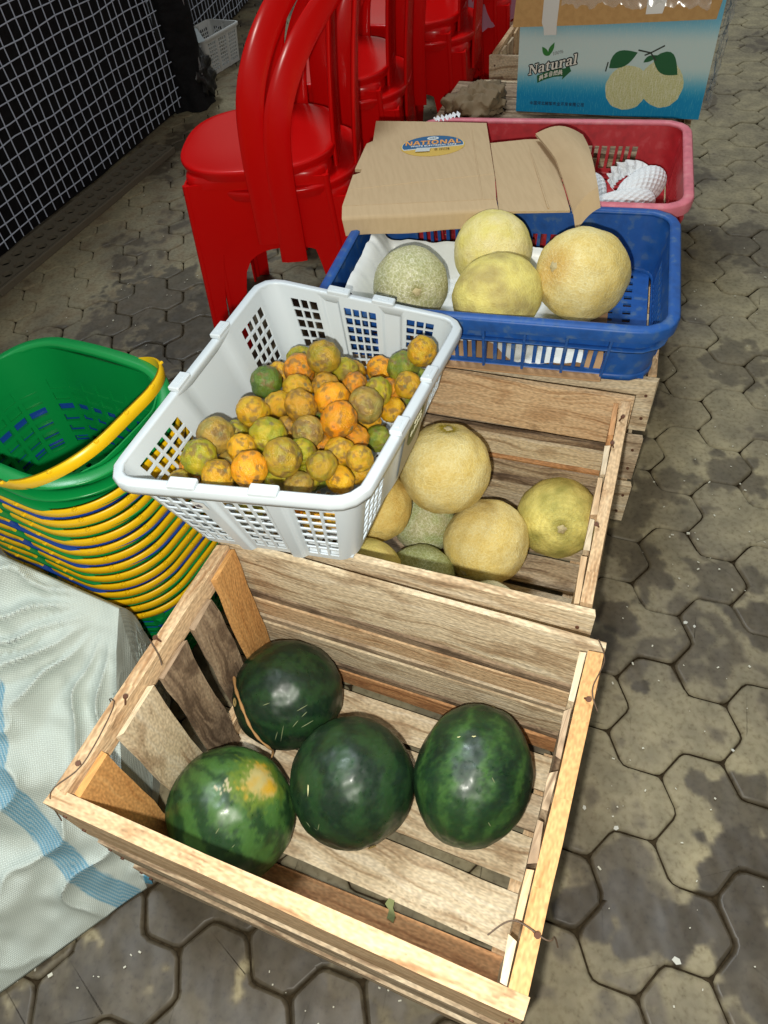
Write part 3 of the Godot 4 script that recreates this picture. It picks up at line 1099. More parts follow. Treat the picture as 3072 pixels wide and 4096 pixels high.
func make_chair(m: Material) -> Node3D:
	var o := Node3D.new()
	var seat := MB.new()
	var n := 2.7
	var sup := func(a: float) -> Vector2:
		var c := cos(a); var s := sin(a)
		var r := pow(pow(absf(c), n) + pow(absf(s), n), -1.0 / n)
		return Vector2(c, s) * r
	seat.grid(56, 14, func(u, v):
		var a: float = TAU * (u if u < 1.0 else 0.0)
		var q: Vector2 = sup.call(-a)
		var k: float = v
		var rad := 0.0; var y := 0.0
		if k < 0.6:
			rad = 0.188 * (k / 0.6); y = 0.440 - 0.008 * (1.0 - pow(k / 0.6, 2.0))
		elif k < 0.8:
			var t := (k - 0.6) / 0.2 * PI * 0.5
			rad = 0.188 + 0.008 * sin(t); y = 0.432 + 0.008 * cos(t)
		else:
			var t2 := (k - 0.8) / 0.2
			rad = 0.196 - 0.006 * t2; y = 0.432 - 0.018 * t2
		return Vector3(q.x * rad, y, q.y * rad), true)
	put(seat.mesh(), "seat", m, o)
	# square shoulder under the round seat
	var sho := MB.new()
	sho.grid(64, 8, func(u, v):
		var a: float = -TAU * (u if u < 1.0 else 0.0)
		var c := cos(a); var q := sin(a)
		var r := pow(pow(absf(c), 7.0) + pow(absf(q), 7.0), -1.0 / 7.0)
		var rad: float = [0.12, 0.150, 0.158, 0.166, 0.1715, 0.1745, 0.1755, 0.1765, 0.177][int(round(v * 8.0))]
		var y: float = [0.424, 0.4235, 0.423, 0.4215, 0.419, 0.414, 0.408, 0.402, 0.395][int(round(v * 8.0))]
		return Vector3(c * r * rad, y, q * r * rad), true)
	put(sho.mesh(), "seat_frame", m, o)
	var legp := PackedVector2Array([Vector2(0.197, 0.0), Vector2(0.155, 0.0), Vector2(0.145, 0.10), Vector2(0.128, 0.19), Vector2(0.118, 0.232), Vector2(0.1, 0.262), Vector2(0.1, 0.405), Vector2(0.166, 0.405), Vector2(0.1725, 0.395)])
	var aprp := PackedVector2Array([Vector2(-0.1, 0.405), Vector2(-0.1, 0.262)])
	for k in 9:
		var x := -0.08 + 0.16 * k / 8.0
		aprp.append(Vector2(x, 0.29 - 0.028 * pow(absf(x) / 0.1, 3.0)))
	aprp.append(Vector2(0.1, 0.262)); aprp.append(Vector2(0.1, 0.405))
	for k in 4:
		var b := Basis(Vector3.UP, k * PI / 2)
		var leg := MB.new()
		leg.extrude(legp, func(p, d): return b * chair_panel(p.x, p.y, d), -0.005, 0.0)
		var b2 := Basis(Vector3.UP, (k + 1) * PI / 2)
		var mir := PackedVector2Array()
		for p in legp:
			mir.append(Vector2(-p.x, p.y))
		leg.extrude(mir, func(p, d): return b2 * chair_panel(p.x, p.y, d), -0.005, 0.0)
		# rounded corner column between the two flanges
		var cpts := []
		var rad := []
		for i in 9:
			var y := 0.405 * i / 8.0
			var q := b * chair_panel(0.172 + (0.42 - y) * 0.062, y, 0.0)
			cpts.append(q - Vector3(q.x, 0, q.z).normalized() * 0.008)
			rad.append(0.0085)
		leg.tube(cpts, rad, 10)
		put(leg.mesh(), "leg", m, o)
		var ap := MB.new()
		ap.extrude(aprp, func(p, d): return b * chair_panel(p.x, p.y, d), -0.005, 0.0)
		put(ap.mesh(), "apron", m, o)
	# side frames that rise from the middle of each side and sweep round to the back (+x)
	for s in [-1, 1]:
		var ctl := [Vector3(0.015, 0.262, 0.196 * s), Vector3(0.018, 0.36, 0.198 * s), Vector3(0.022, 0.48, 0.202 * s), Vector3(0.035, 0.58, 0.200 * s), Vector3(0.066, 0.66, 0.186 * s), Vector3(0.115, 0.73, 0.155 * s), Vector3(0.175, 0.785, 0.10 * s), Vector3(0.222, 0.81, 0.03 * s), Vector3(0.228, 0.812, -0.002 * s)]
		var cv := Curve3D.new()
		for i in ctl.size():
			var tan: Vector3 = (ctl[mini(i + 1, ctl.size() - 1)] - ctl[maxi(i - 1, 0)]) / 6.0
			cv.add_point(ctl[i], -tan, tan)
		var ln := cv.get_baked_length()
		var fr := MB.new()
		fr.grid(34, 12, func(u, v):
			var p := cv.sample_baked(u * ln, true)
			var t := (cv.sample_baked(minf(u * ln + 0.01, ln), true) - cv.sample_baked(maxf(u * ln - 0.01, 0.0), true)).normalized()
			var out := Vector3(p.x * 0.75, 0, p.z).normalized()
			var side := t.cross(out).normalized()
			out = side.cross(t).normalized()
			var a: float = TAU * (v if v < 1.0 else 0.0)
			var c := cos(a); var q := sin(a)
			var rr := pow(pow(absf(c), 3.0) + pow(absf(q), 3.0), -1.0 / 3.0)
			var wdt: float = 0.033 - 0.006 * u
			return p + side * c * rr * wdt + out * q * rr * 0.0075)
		put(fr.mesh(), "side_frame", m, o)
	for k in 5:
		var sl := MB.new()
		var z := -0.064 + 0.032 * k
		var top := 0.80 - absf(z) * 0.4
		sl.grid(10, 10, func(u, v):
			var y: float = lerpf(0.33, top, u)
			var x: float = 0.185 + 0.04 * u * u - 0.25 * z * z
			var a: float = TAU * (v if v < 1.0 else 0.0)
			var c := cos(a); var q := sin(a)
			var rr := pow(pow(absf(c), 3.0) + pow(absf(q), 3.0), -1.0 / 3.0)
			return Vector3(x + q * rr * 0.006, y, z + c * rr * 0.0160))
		put(sl.mesh(), "back_slat", m, o)
	return o

func build_chairs() -> void:
	var m := mat(s8(206, 10, 10), 0.24, 0.38)
	var proto := make_chair(m)
	var stacks := [
		[Vector3(-0.125, 0, -1.80), -0.12, 2, ["lower red plastic chair in the stack nearest the crates", "upper red plastic chair in the nearest stack, beside flattened cardboard"]],
		[Vector3(0.06, 0, -2.27), -0.22, 2, ["lower red plastic chair in the second stack from the camera", "upper red plastic chair in the second stack from the camera"]],
		[Vector3(0.335, 0, -2.66), -0.34, 2, ["lower red plastic chair in the third stack, left of pear carton", "upper red plastic chair in the third stack, left of pear carton"]],
		[Vector3(0.56, 0, -3.06), -0.34, 2, ["lower red plastic chair in the farthest stack at the top edge", "upper red plastic chair in the farthest stack, under purple plastic"]],
	]
	var first := true
	for s in stacks:
		for k in s[2]:
			var c: Node3D = proto if first else proto.duplicate()
			first = false
			c.name = numbered("plastic_chair")
			add_child(c)
			var fwd := Basis(Vector3.UP, s[1]) * Vector3(-1, 0, 0)
			c.transform = Transform3D(Basis(Vector3.UP, s[1]).scaled(Vector3(0.97, 0.97, 0.97)), s[0] + Vector3(0, 0.05 * k, 0) + fwd * 0.046 * k)
			tag(c, s[3][k], "chair", "stacked red plastic chairs")
	# pinkish plastic sheet over the farthest stack
	var sh := thing("plastic_sheet", "crumpled purple plastic sheet lying over the farthest chairs", "plastic sheet", Vector3(0.545, 0.478, -3.06), 0.3)
	var pm := mat(Color(0.62, 0.36, 0.45), 0.22, 0.6)
	var f := fnl(120, 1.0, FastNoiseLite.TYPE_SIMPLEX, 4)
	var mb := MB.new()
	mb.grid(48, 40, func(u, v):
		var x: float = (u - 0.5) * 0.5
		var z: float = (v - 0.5) * 0.44
		var e := maxf(absf(u - 0.5), absf(v - 0.5)) * 2.0
		return Vector3(x, 0.014 + 0.022 * f.get_noise_2d(x * 9.0, z * 9.0) - 0.16 * smoothstep(0.72, 1.0, e) + 0.01, z), true)
	put(mb.mesh(), "sheet", pm, sh)


# ------------------------------------------------------------------ blue and red trays
func tray(called: String, label: String, m: Material, at: Vector3, turn: float, L: float, Wd: float, H: float, slots: int) -> Node3D:
	var o := thing(called, label, "tray", at, turn, "plastic fruit trays")
	var d := 0.014
	var T := [Vector3(-L / 2, H, Wd / 2), Vector3(L / 2, H, Wd / 2), Vector3(L / 2, H, -Wd / 2), Vector3(-L / 2, H, -Wd / 2)]
	var B := [Vector3(-L / 2 + d, 0, Wd / 2 - d), Vector3(L / 2 - d, 0, Wd / 2 - d), Vector3(L / 2 - d, 0, -Wd / 2 + d), Vector3(-L / 2 + d, 0, -Wd / 2 + d)]
	var t := tub(B, T, 0.045)
	for w in 4:
		var pn := []
		var np := slots if w % 2 == 0 else maxi(2, int(slots * Wd / L))
		var a := 0.13 if w % 2 == 0 else 0.19
		var step := (1.0 - 2 * a) / np
		for k in np:
			pn.append([a + step * k + step * 0.05, a + step * (k + 1) - step * 0.05, 4])
		put(tub_wall(t, w, pn, 1, 0.14, 0.56, 0.42, 0.003), "wall", m, o)
		# upright ribs on the outside
		for k in np + 1:
			var rb := MB.new()
			var f := a + step * k
			var p0 := t.at(w, f, 0.02, 0.003); var p1 := t.at(w, f, 0.9, 0.006)
			var out := (t.at(w, f, 0.5, 0.02) - t.at(w, f, 0.5, 0.0)).normalized()
			var y := (p1 - p0).normalized()
			rb.box(Transform3D(Basis(y.cross(out).normalized(), y, out), (p0 + p1) * 0.5), Vector3(0.0045, p0.distance_to(p1), 0.012), 0.0008)
			put(rb.mesh(), "rib", m, o)
	put(tub_ring(t, 1.0, [[0.012, -0.022], [0.0135, -0.004], [0.010, 0.0], [0.0, 0.0015], [-0.006, -0.001], [-0.006, -0.006], [0.0, -0.008], [0.0085, -0.010], [0.0095, -0.022]], 24), "rim", m, o)
	put(tub_ring(t, 0.6, [[0.0, -0.003], [0.0095, -0.003], [0.0095, 0.001], [0.0, 0.001]], 24), "band", m, o)
	put(tub_ring(t, 0.0, [[-0.004, -0.001], [0.004, -0.001], [0.004, 0.009], [-0.004, 0.009]], 24), "foot_band", m, o)
	put(tub_floor(t, int(L / 0.034), int(Wd / 0.026), 0.035, 0.55, 0.004), "floor", m, o)
	return o

func plastic(col: Color, rough: float, scuff: Color, seed_: int, amount := 0.5) -> StandardMaterial3D:
	var m := mat(col, rough, 0.45)
	var g := fnl(seed_, 0.02, FastNoiseLite.TYPE_SIMPLEX, 5)
	m.albedo_color = Color.WHITE
	m.albedo_texture = noise_tex(g, 512, ramp([[0.0, col * 0.86], [0.45, col], [0.62, col], [0.72, col.lerp(scuff, amount * 0.6)], [0.85, col.lerp(scuff, amount)]]))
	m.uv1_triplanar = true
	m.uv1_scale = Vector3(2.4, 2.4, 2.4)
	return m

func build_trays() -> void:
	var blue := plastic(s8(30, 84, 158), 0.45, s8(120, 126, 140), 130, 0.5)
	var red := plastic(s8(186, 44, 52), 0.45, s8(206, 116, 116), 131, 0.4)
	var a := 0.365
	var U := Vector3(cos(a), 0, sin(a)); var V := Vector3(sin(a), 0, -cos(a))
	tray("plastic_tray", "blue plastic tray holding four large melons", blue, Vector3(0.468, 0.370, -0.852) - U * 0.285 + V * 0.18, -a, 0.57, 0.36, 0.112, 6)
	a = 0.36
	U = Vector3(cos(a), 0, sin(a)); V = Vector3(sin(a), 0, -cos(a))
	var rt := tray("plastic_tray", "red plastic tray with pink rim behind the blue tray", red, Vector3(0.628, 0.370, -1.205) - U * 0.285 + V * 0.185, -a, 0.57, 0.37, 0.112, 6)
	var pink := plastic(s8(214, 118, 132), 0.5, s8(228, 160, 160), 133, 0.5)
	for c in rt.get_children():
		if c.name.begins_with("rim"):
			c.material_override = pink
			c.set_meta("label", "faded pink rim")
	# cardboard lining and white plastic sheet inside the blue tray
	var lin := thing("cardboard_liner", "brown cardboard liner on the blue tray floor under the melons", "cardboard", Vector3(0.262, 0.3765, -1.068), -0.365)
	var lb := MB.new()
	lb.box(Transform3D(), Vector3(0.36, 0.003, 0.27), 0.0008)
	put(lb.mesh(), "sheet", mat(s8(176, 138, 98), 0.85), lin)
	var pap := thing("plastic_bag", "white plastic bag spread under the melons in the blue tray", "plastic bag", Vector3(0.205, 0.381, -1.098), -0.365)
	var f := fnl(140, 1.0, FastNoiseLite.TYPE_SIMPLEX, 4)
	var mb := MB.new()
	mb.grid(60, 48, func(u, v):
		var x: float = (u - 0.5) * 0.42
		var z: float = lerpf(-0.141, lerpf(0.075, 0.125, smoothstep(0.6, 0.75, u)), v)
		var up := maxf(smoothstep(0.84, 1.0, 1.0 - u) * 0.085, smoothstep(0.86, 1.0, 1.0 - v) * 0.06)
		var lip := smoothstep(0.8, 1.0, u) * smoothstep(0.7, 1.0, v) * 0.012
		return Vector3(x, 0.005 + up + lip + 0.004 * f.get_noise_2d(x * 18.0, z * 18.0), z), true)
	var wp := mat(s8(226, 230, 230), 0.35, 0.5)
	put(mb.mesh(), "sheet", wp, pap)


# ------------------------------------------------------------------ pear carton
func strokes(b: MB, list: Array, org: Vector2, size: float, wd: float, f: Callable) -> void:
	for s in list:
		var p := org + Vector2(s[0], s[1]) * size
		var q := org + Vector2(s[2], s[3]) * size
		var d := (q - p).normalized()
		var nn := Vector2(-d.y, d.x) * wd * 0.5
		p -= d * wd * 0.4; q += d * wd * 0.4
		b.quad(f.call(p - nn), f.call(q - nn), f.call(q + nn), f.call(p + nn))

const GLYPH := {
	"zhong": [[0.15, 0.7, 0.85, 0.7], [0.15, 0.35, 0.85, 0.35], [0.15, 0.7, 0.15, 0.35], [0.85, 0.7, 0.85, 0.35], [0.5, 1.0, 0.5, 0.0]],
	"guo": [[0.1, 0.95, 0.9, 0.95], [0.1, 0.05, 0.9, 0.05], [0.1, 0.95, 0.1, 0.05], [0.9, 0.95, 0.9, 0.05], [0.27, 0.75, 0.73, 0.75], [0.3, 0.5, 0.7, 0.5], [0.25, 0.25, 0.75, 0.25], [0.5, 0.75, 0.5, 0.25], [0.6, 0.4, 0.7, 0.32]],
	"he": [[0.1, 0.9, 0.22, 0.8], [0.05, 0.62, 0.18, 0.53], [0.08, 0.1, 0.25, 0.4], [0.35, 0.9, 0.98, 0.9], [0.85, 0.9, 0.85, 0.08], [0.85, 0.08, 0.7, 0.12], [0.42, 0.65, 0.42, 0.32], [0.42, 0.65, 0.67, 0.65], [0.67, 0.65, 0.67, 0.32], [0.42, 0.32, 0.67, 0.32]],
	"bei": [[0.36, 0.95, 0.36, 0.05], [0.08, 0.65, 0.36, 0.65], [0.05, 0.2, 0.36, 0.32], [0.6, 0.95, 0.6, 0.1], [0.9, 0.75, 0.6, 0.58], [0.6, 0.1, 0.95, 0.1], [0.95, 0.1, 0.95, 0.28]],
	"xian": [[0.2, 0.98, 0.05, 0.75], [0.2, 0.85, 0.4, 0.85], [0.08, 0.65, 0.45, 0.65], [0.08, 0.65, 0.08, 0.3], [0.45, 0.65, 0.45, 0.3], [0.08, 0.47, 0.45, 0.47], [0.08, 0.3, 0.45, 0.3], [0.27, 0.65, 0.27, 0.3], [0.05, 0.1, 0.48, 0.1], [0.62, 0.95, 0.68, 0.82], [0.9, 0.95, 0.83, 0.82], [0.55, 0.72, 0.98, 0.72], [0.58, 0.5, 0.95, 0.5], [0.53, 0.28, 1.0, 0.28], [0.76, 0.72, 0.76, 0.0]],
	"li": [[0.3, 0.98, 0.1, 0.85], [0.05, 0.78, 0.5, 0.78], [0.28, 0.95, 0.28, 0.5], [0.62, 0.92, 0.62, 0.65], [0.85, 0.98, 0.85, 0.52], [0.28, 0.75, 0.08, 0.58], [0.28, 0.75, 0.48, 0.6], [0.05, 0.38, 0.95, 0.38], [0.5, 0.52, 0.5, 0.0], [0.48, 0.36, 0.1, 0.08], [0.52, 0.36, 0.92, 0.08]],
	"nong": [[0.12, 0.8, 0.9, 0.8], [0.12, 0.8, 0.1, 0.65], [0.9, 0.8, 0.85, 0.65], [0.5, 0.98, 0.1, 0.3], [0.35, 0.6, 0.35, 0.08], [0.35, 0.08, 0.5, 0.18], [0.85, 0.6, 0.6, 0.42], [0.45, 0.62, 0.95, 0.05]],
	"ye": [[0.38, 0.95, 0.38, 0.08], [0.62, 0.95, 0.62, 0.08], [0.12, 0.7, 0.25, 0.35], [0.88, 0.7, 0.75, 0.35], [0.05, 0.06, 0.95, 0.06]],
	"kai": [[0.1, 0.88, 0.9, 0.88], [0.05, 0.5, 0.95, 0.5], [0.35, 0.88, 0.35, 0.45], [0.35, 0.45, 0.12, 0.05], [0.68, 0.88, 0.68, 0.02]],
	"fa": [[0.25, 0.95, 0.18, 0.68], [0.18, 0.68, 0.92, 0.68], [0.48, 0.98, 0.1, 0.05], [0.68, 0.95, 0.8, 0.82], [0.4, 0.48, 0.8, 0.48], [0.8, 0.48, 0.4, 0.05], [0.45, 0.4, 0.92, 0.05]],
	"you": [[0.08, 0.8, 0.95, 0.8], [0.5, 0.98, 0.08, 0.35], [0.35, 0.58, 0.35, 0.02], [0.35, 0.58, 0.8, 0.58], [0.8, 0.58, 0.8, 0.05], [0.35, 0.4, 0.8, 0.4], [0.35, 0.23, 0.8, 0.23]],
	"xian2": [[0.1, 0.92, 0.1, 0.02], [0.1, 0.92, 0.35, 0.92], [0.35, 0.92, 0.22, 0.6], [0.22, 0.6, 0.35, 0.35], [0.48, 0.92, 0.85, 0.92], [0.85, 0.92, 0.85, 0.55], [0.48, 0.74, 0.85, 0.74], [0.48, 0.55, 0.85, 0.55], [0.48, 0.92, 0.48, 0.05], [0.48, 0.05, 0.65, 0.18], [0.92, 0.42, 0.7, 0.3], [0.62, 0.5, 0.98, 0.02]],
	"gong": [[0.38, 0.95, 0.08, 0.5], [0.62, 0.95, 0.95, 0.5], [0.48, 0.48, 0.25, 0.1], [0.25, 0.1, 0.78, 0.12], [0.65, 0.3, 0.85, 0.02]],
	"si": [[0.1, 0.92, 0.88, 0.92], [0.88, 0.92, 0.88, 0.05], [0.88, 0.05, 0.72, 0.1], [0.1, 0.7, 0.68, 0.7], [0.18, 0.5, 0.18, 0.15], [0.18, 0.5, 0.62, 0.5], [0.62, 0.5, 0.62, 0.15], [0.18, 0.15, 0.62, 0.15]],
	"xiang": [[0.5, 1.0, 0.5, 0.88], [0.1, 0.86, 0.9, 0.86], [0.3, 0.72, 0.7, 0.72], [0.3, 0.56, 0.7, 0.56], [0.3, 0.72, 0.3, 0.56], [0.7, 0.72, 0.7, 0.56], [0.25, 0.44, 0.75, 0.44], [0.75, 0.44, 0.5, 0.3], [0.5, 0.3, 0.5, 0.02], [0.08, 0.24, 0.92, 0.24]],
	"zi": [[0.55, 1.0, 0.42, 0.88], [0.2, 0.85, 0.8, 0.85], [0.2, 0.85, 0.2, 0.03], [0.8, 0.85, 0.8, 0.03], [0.2, 0.58, 0.8, 0.58], [0.2, 0.31, 0.8, 0.31], [0.2, 0.04, 0.8, 0.04]],
	"ran": [[0.3, 0.98, 0.08, 0.6], [0.25, 0.85, 0.5, 0.85], [0.5, 0.85, 0.1, 0.35], [0.52, 0.75, 0.95, 0.75], [0.72, 0.98, 0.5, 0.38], [0.74, 0.72, 0.95, 0.4], [0.85, 0.95, 0.92, 0.86], [0.15, 0.2, 0.08, 0.02], [0.38, 0.2, 0.4, 0.05], [0.6, 0.2, 0.65, 0.05], [0.82, 0.2, 0.95, 0.02]],
	"mei": [[0.3, 1.0, 0.38, 0.88], [0.7, 1.0, 0.62, 0.88], [0.15, 0.84, 0.85, 0.84], [0.22, 0.68, 0.78, 0.68], [0.1, 0.5, 0.9, 0.5], [0.5, 0.84, 0.5, 0.36], [0.08, 0.33, 0.92, 0.33], [0.48, 0.33, 0.1, 0.02], [0.52, 0.33, 0.92, 0.02]],
}

func text_mesh(s: String, size: float, fname: String, bold: bool, embolden := 0.0) -> TextMesh:
	var t := TextMesh.new()
	t.text = s
	var sf := SystemFont.new()
	sf.font_names = PackedStringArray([fname])
	sf.font_weight = 700 if bold else 400
	var fv := FontVariation.new()
	fv.base_font = sf
	fv.variation_embolden = embolden
	t.font = fv
	t.font_size = 64
	t.pixel_size = size / 64.0
	t.depth = 0.0006
	t.curve_step = 3.0
	return t

func build_carton() -> void:
	var A := Vector3(0.493, 0, -1.9895)
	var Bp := Vector3(0.905, 0, -1.7886)
	var dx := (Bp - A).normalized()
	var nz := dx.cross(Vector3.UP)
	var Wd := A.distance_to(Bp)
	var H := 0.325
	var dep := 0.30
	var o := thing("fruit_carton", "blue printed pear carton with open taped flap, behind the red tray", "carton", (A + Bp) * 0.5 - nz * dep * 0.5 + Vector3(0, 0.381, 0))
	o.basis = Basis(dx, Vector3.UP, nz)
	# front face print
	var w := 640
	var h := 504
	var im := Image.create(w, h, false, Image.FORMAT_RGB8)
	var fn := fnl(200, 0.05, FastNoiseLite.TYPE_SIMPLEX, 3)
	var fs := fnl(201, 0.02, FastNoiseLite.TYPE_SIMPLEX, 2)
	var mid := s8(190, 212, 210)
	var blue := s8(8, 138, 190)
	var topb := s8(96, 178, 212)
	for y in h:
		var v := 1.0 - (y + 0.5) / h           # 0 bottom, 1 top
		for x in w:
			var u := (x + 0.5) / w
			var k := smoothstep(0.10, 0.36, v)
			var cc := blue.lerp(mid, k).lerp(topb, smoothstep(0.50, 0.68, v) * 0.9)
			# two pears
			var px := u - 0.60; var py := (v - 0.20) * 0.78
			var e1 := pow(px / 0.112, 2.0) + pow(py / 0.120, 2.0) + fs.get_noise_2d(x, y) * 0.06
			var qx := u - 0.775; var qy := (v - 0.235) * 0.78
			var rr := qx * 0.94 + qy * 0.34; var ss := -qx * 0.34 + qy * 0.94
			var e2 := pow(rr / 0.108, 2.0) + pow(ss / 0.130, 2.0) + fs.get_noise_2d(x + 90, y) * 0.06
			var pear := s8(206, 206, 158)
			if e1 < 1.0 or e2 < 1.0:
				var sp := fn.get_noise_2d(x * 3.0, y * 3.0)
				cc = pear.lerp(s8(184, 186, 128), clampf(0.3 + sp, 0, 1))
				if fn.get_noise_2d(x * 5.0, y * 0.25) > 0.32:
					cc = cc.lerp(s8(226, 228, 206), 0.6)
			# worn scratches in the print
			if fn.get_noise_2d(x * 4.0 + 500, y * 0.35) > 0.46:
				cc = cc.lerp(s8(214, 216, 208), 0.22)
			im.set_pixel(x, y, cc)
	var fm := mat(Color.WHITE, 0.5, 0.4)
	fm.albedo_texture = ImageTexture.create_from_image(im)
	var kraft := mat(s8(186, 148, 96), 0.85, 0.3)
	kraft.albedo_texture = noise_tex(fnl(210, 0.03, FastNoiseLite.TYPE_SIMPLEX, 4), 256, ramp([[0.2, Color(0.95, 0.94, 0.93)], [0.7, Color(1, 1, 1)]]))
	kraft.uv1_triplanar = true
	kraft.uv1_scale = Vector3(6, 6, 6)
	var side := mat(s8(20, 120, 170), 0.5, 0.4)
	var fr := MB.new()
	var hw := Wd * 0.5
	var zf := dep * 0.5
	fr.quad(Vector3(-hw, 0, zf), Vector3(hw, 0, zf), Vector3(hw, H, zf), Vector3(-hw, H, zf), Vector2(0, 1), Vector2(1, 1), Vector2(1, 0), Vector2(0, 0))
	fr.quad(Vector3(hw, 0, zf - 0.004), Vector3(-hw, 0, zf - 0.004), Vector3(-hw, H, zf - 0.004), Vector3(hw, H, zf - 0.004))
	put(fr.mesh(), "front_panel", fm, o)
	for s in [-1, 1]:
		var b := MB.new()
		b.box(Transform3D(Basis(), Vector3(s * (hw - 0.002), H * 0.5, -0.0025)), Vector3(0.004, H, dep - 0.005), 0.0005)
		put(b.mesh(), "side_panel", side, o)
	var bk := MB.new()
	bk.box(Transform3D(Basis(), Vector3(0, H * 0.5, -zf + 0.002)), Vector3(Wd - 0.009, H, 0.004), 0.0005)
	put(bk.mesh(), "back_panel", side, o)
	var bt := MB.new()
	bt.box(Transform3D(Basis(), Vector3(0, 0.003, 0)), Vector3(Wd - 0.009, 0.004, dep - 0.012), 0.0005)
	put(bt.mesh(), "bottom_panel", kraft, o)
	# flap folded out over the front
	var fl := MB.new()
	var tilt := 0.16
	var fy := Vector3(0, -cos(tilt), sin(tilt))
	var Fp := func(p: Vector2, d: float) -> Vector3:
		return Vector3(p.x, H, zf + 0.004) + fy * p.y + Vector3(0, sin(tilt), cos(tilt)) * d
	fl.extrude(PackedVector2Array([Vector2(-hw - 0.004, 0), Vector2(-hw - 0.012, 0.128), Vector2(-0.05, 0.121), Vector2(hw - 0.012, 0.108), Vector2(hw, 0)]), func(p, d): return Fp.call(p, d), 0.0, 0.004, 1.0)
	var flap := put(fl.mesh(), "flap", kraft, o)
	flap.set_meta("label", "brown cardboard flap with silver and clear tape")
	# tape
	var silver := mat(s8(196, 196, 190), 0.35, 0.6)
	var tp := MB.new()
	tp.extrude(PackedVector2Array([Vector2(-hw + 0.058, 0.0), Vector2(-hw + 0.058, 0.118), Vector2(-hw + 0.064, 0.13), Vector2(-hw + 0.066, 0.143), Vector2(-hw + 0.096, 0.142), Vector2(-hw + 0.094, 0.12), Vector2(-hw + 0.096, 0.0)]), func(p, d): return Fp.call(p, d + 0.0042), 0.0, 0.0006)
	put(tp.mesh(), "tape_strip", silver, flap)
	var tp2 := MB.new()
	tp2.extrude(PackedVector2Array([Vector2(0.062, 0.0), Vector2(0.064, 0.10), Vector2(0.10, 0.098), Vector2(0.12, 0.0)]), func(p, d): return Fp.call(p, d + 0.0042), 0.0, 0.0006)
	put(tp2.mesh(), "tape_strip", silver, flap)
	var clear := mat(Color(0.9, 0.9, 0.88, 0.22), 0.12, 0.6)
	clear.transparency = BaseMaterial3D.TRANSPARENCY_ALPHA
	var f3 := fnl(220, 1.0, FastNoiseLite.TYPE_SIMPLEX, 3)
	var ct := MB.new()
	ct.grid(60, 12, func(u, v):
		var p := Vector2(lerpf(-hw + 0.10, hw - 0.03, u), lerpf(0.02, 0.085 + 0.01 * f3.get_noise_1d(u * 9.0), v))
		return Fp.call(p, 0.0055 + 0.003 * absf(f3.get_noise_2d(u * 26.0, v * 4.0))), true)
	put(ct.mesh(), "clear_tape", clear, flap)
	# loose clear film at the right edge
	var cf := MB.new()
	cf.grid(10, 30, func(u, v):
		return Vector3(hw + 0.006 + 0.014 * u + 0.006 * f3.get_noise_2d(u * 3.0, v * 8.0), H - v * 0.30, zf - 0.03 + 0.045 * u - 0.03 * v + 0.008 * f3.get_noise_2d(v * 9.0, u * 4.0)), true)
	put(cf.mesh(), "clear_film", clear, o)
	# lettering and emblem
	var pf := func(p: Vector2) -> Vector3:
		return Vector3(-hw + p.x, p.y, zf + 0.0006)
	var dark := mat(s8(22, 44, 52), 0.5)
	var white := mat(s8(222, 222, 212), 0.5)
	var green := mat(s8(18, 92, 50), 0.5)
	var leafm := mat(s8(40, 118, 44), 0.5)
	var ang := 0.235
	var skew := Basis(Vector3(cos(ang), sin(ang), 0), Vector3(-sin(ang) + 0.28, cos(ang), 0), Vector3(0, 0, 1))
	var nat := text_mesh("Natural", 0.0315, "Droid Serif", true)
	for k in 8:
		var t1 := put(nat, "lettering_outline", dark, o)
		t1.transform = Transform3D(skew, Vector3(-hw + 0.088 + cos(k * PI / 4) * 0.0024, 0.112 + sin(k * PI / 4) * 0.0024, zf + 0.0009))
	var t2 := put(text_mesh("Natural", 0.0315, "Droid Serif", true), "lettering", white, o)
	t2.transform = Transform3D(skew, Vector3(-hw + 0.088, 0.112, zf + 0.0018))
	var t3 := put(text_mesh("100%", 0.011, "Droid Sans", true), "lettering", mat(s8(150, 160, 158), 0.5), o)
	t3.transform = Transform3D(skew, Vector3(-hw + 0.098, 0.139, zf + 0.0009))
	var ban := MB.new()
	var bf := func(p: Vector2) -> Vector3:
		var q := Vector2(p.x, p.y + 0.22 * p.x + 0.006 * sin(p.x / 0.075 * 3.0))
		return Vector3(-hw + 0.052 + q.x, 0.070 + q.y, zf)
	ban.extrude(PackedVector2Array([Vector2(0, 0), Vector2(0.02, 0), Vector2(0.04, 0), Vector2(0.063, 0), Vector2(0.062, -0.008), Vector2(0.083, 0.012), Vector2(0.074, 0.03), Vector2(0.068, 0.0175), Vector2(0.04, 0.0175), Vector2(0.02, 0.0175), Vector2(-0.002, 0.0175)]), func(p, d): return bf.call(p) + Vector3(0, 0, d), 0.0004, 0.0008)
	put(ban.mesh(), "banner", green, o)
	var chm := MB.new()
	var i := 0
	for gname in ["mei", "xiang", "zi", "ran", "mei"]:
		strokes(chm, GLYPH[gname], Vector2(0.004 + i * 0.0118, 0.0035), 0.0105, 0.0017, func(p): return bf.call(p) + Vector3(0, 0, 0.0013))
		i += 1
	put(chm.mesh(), "lettering", white, o)
	var ch2 := MB.new()
	i = 0
	for gname in ["zhong", "guo", "he", "bei", "xian", "li", "nong", "ye", "kai", "fa", "you", "xian2", "gong", "si"]:
		strokes(ch2, GLYPH[gname], Vector2(0.036 + i * 0.0101, 0.018), 0.0088, 0.0013, pf)
		i += 1
	put(ch2.mesh(), "lettering", mat(s8(20, 70, 104), 0.5), o)
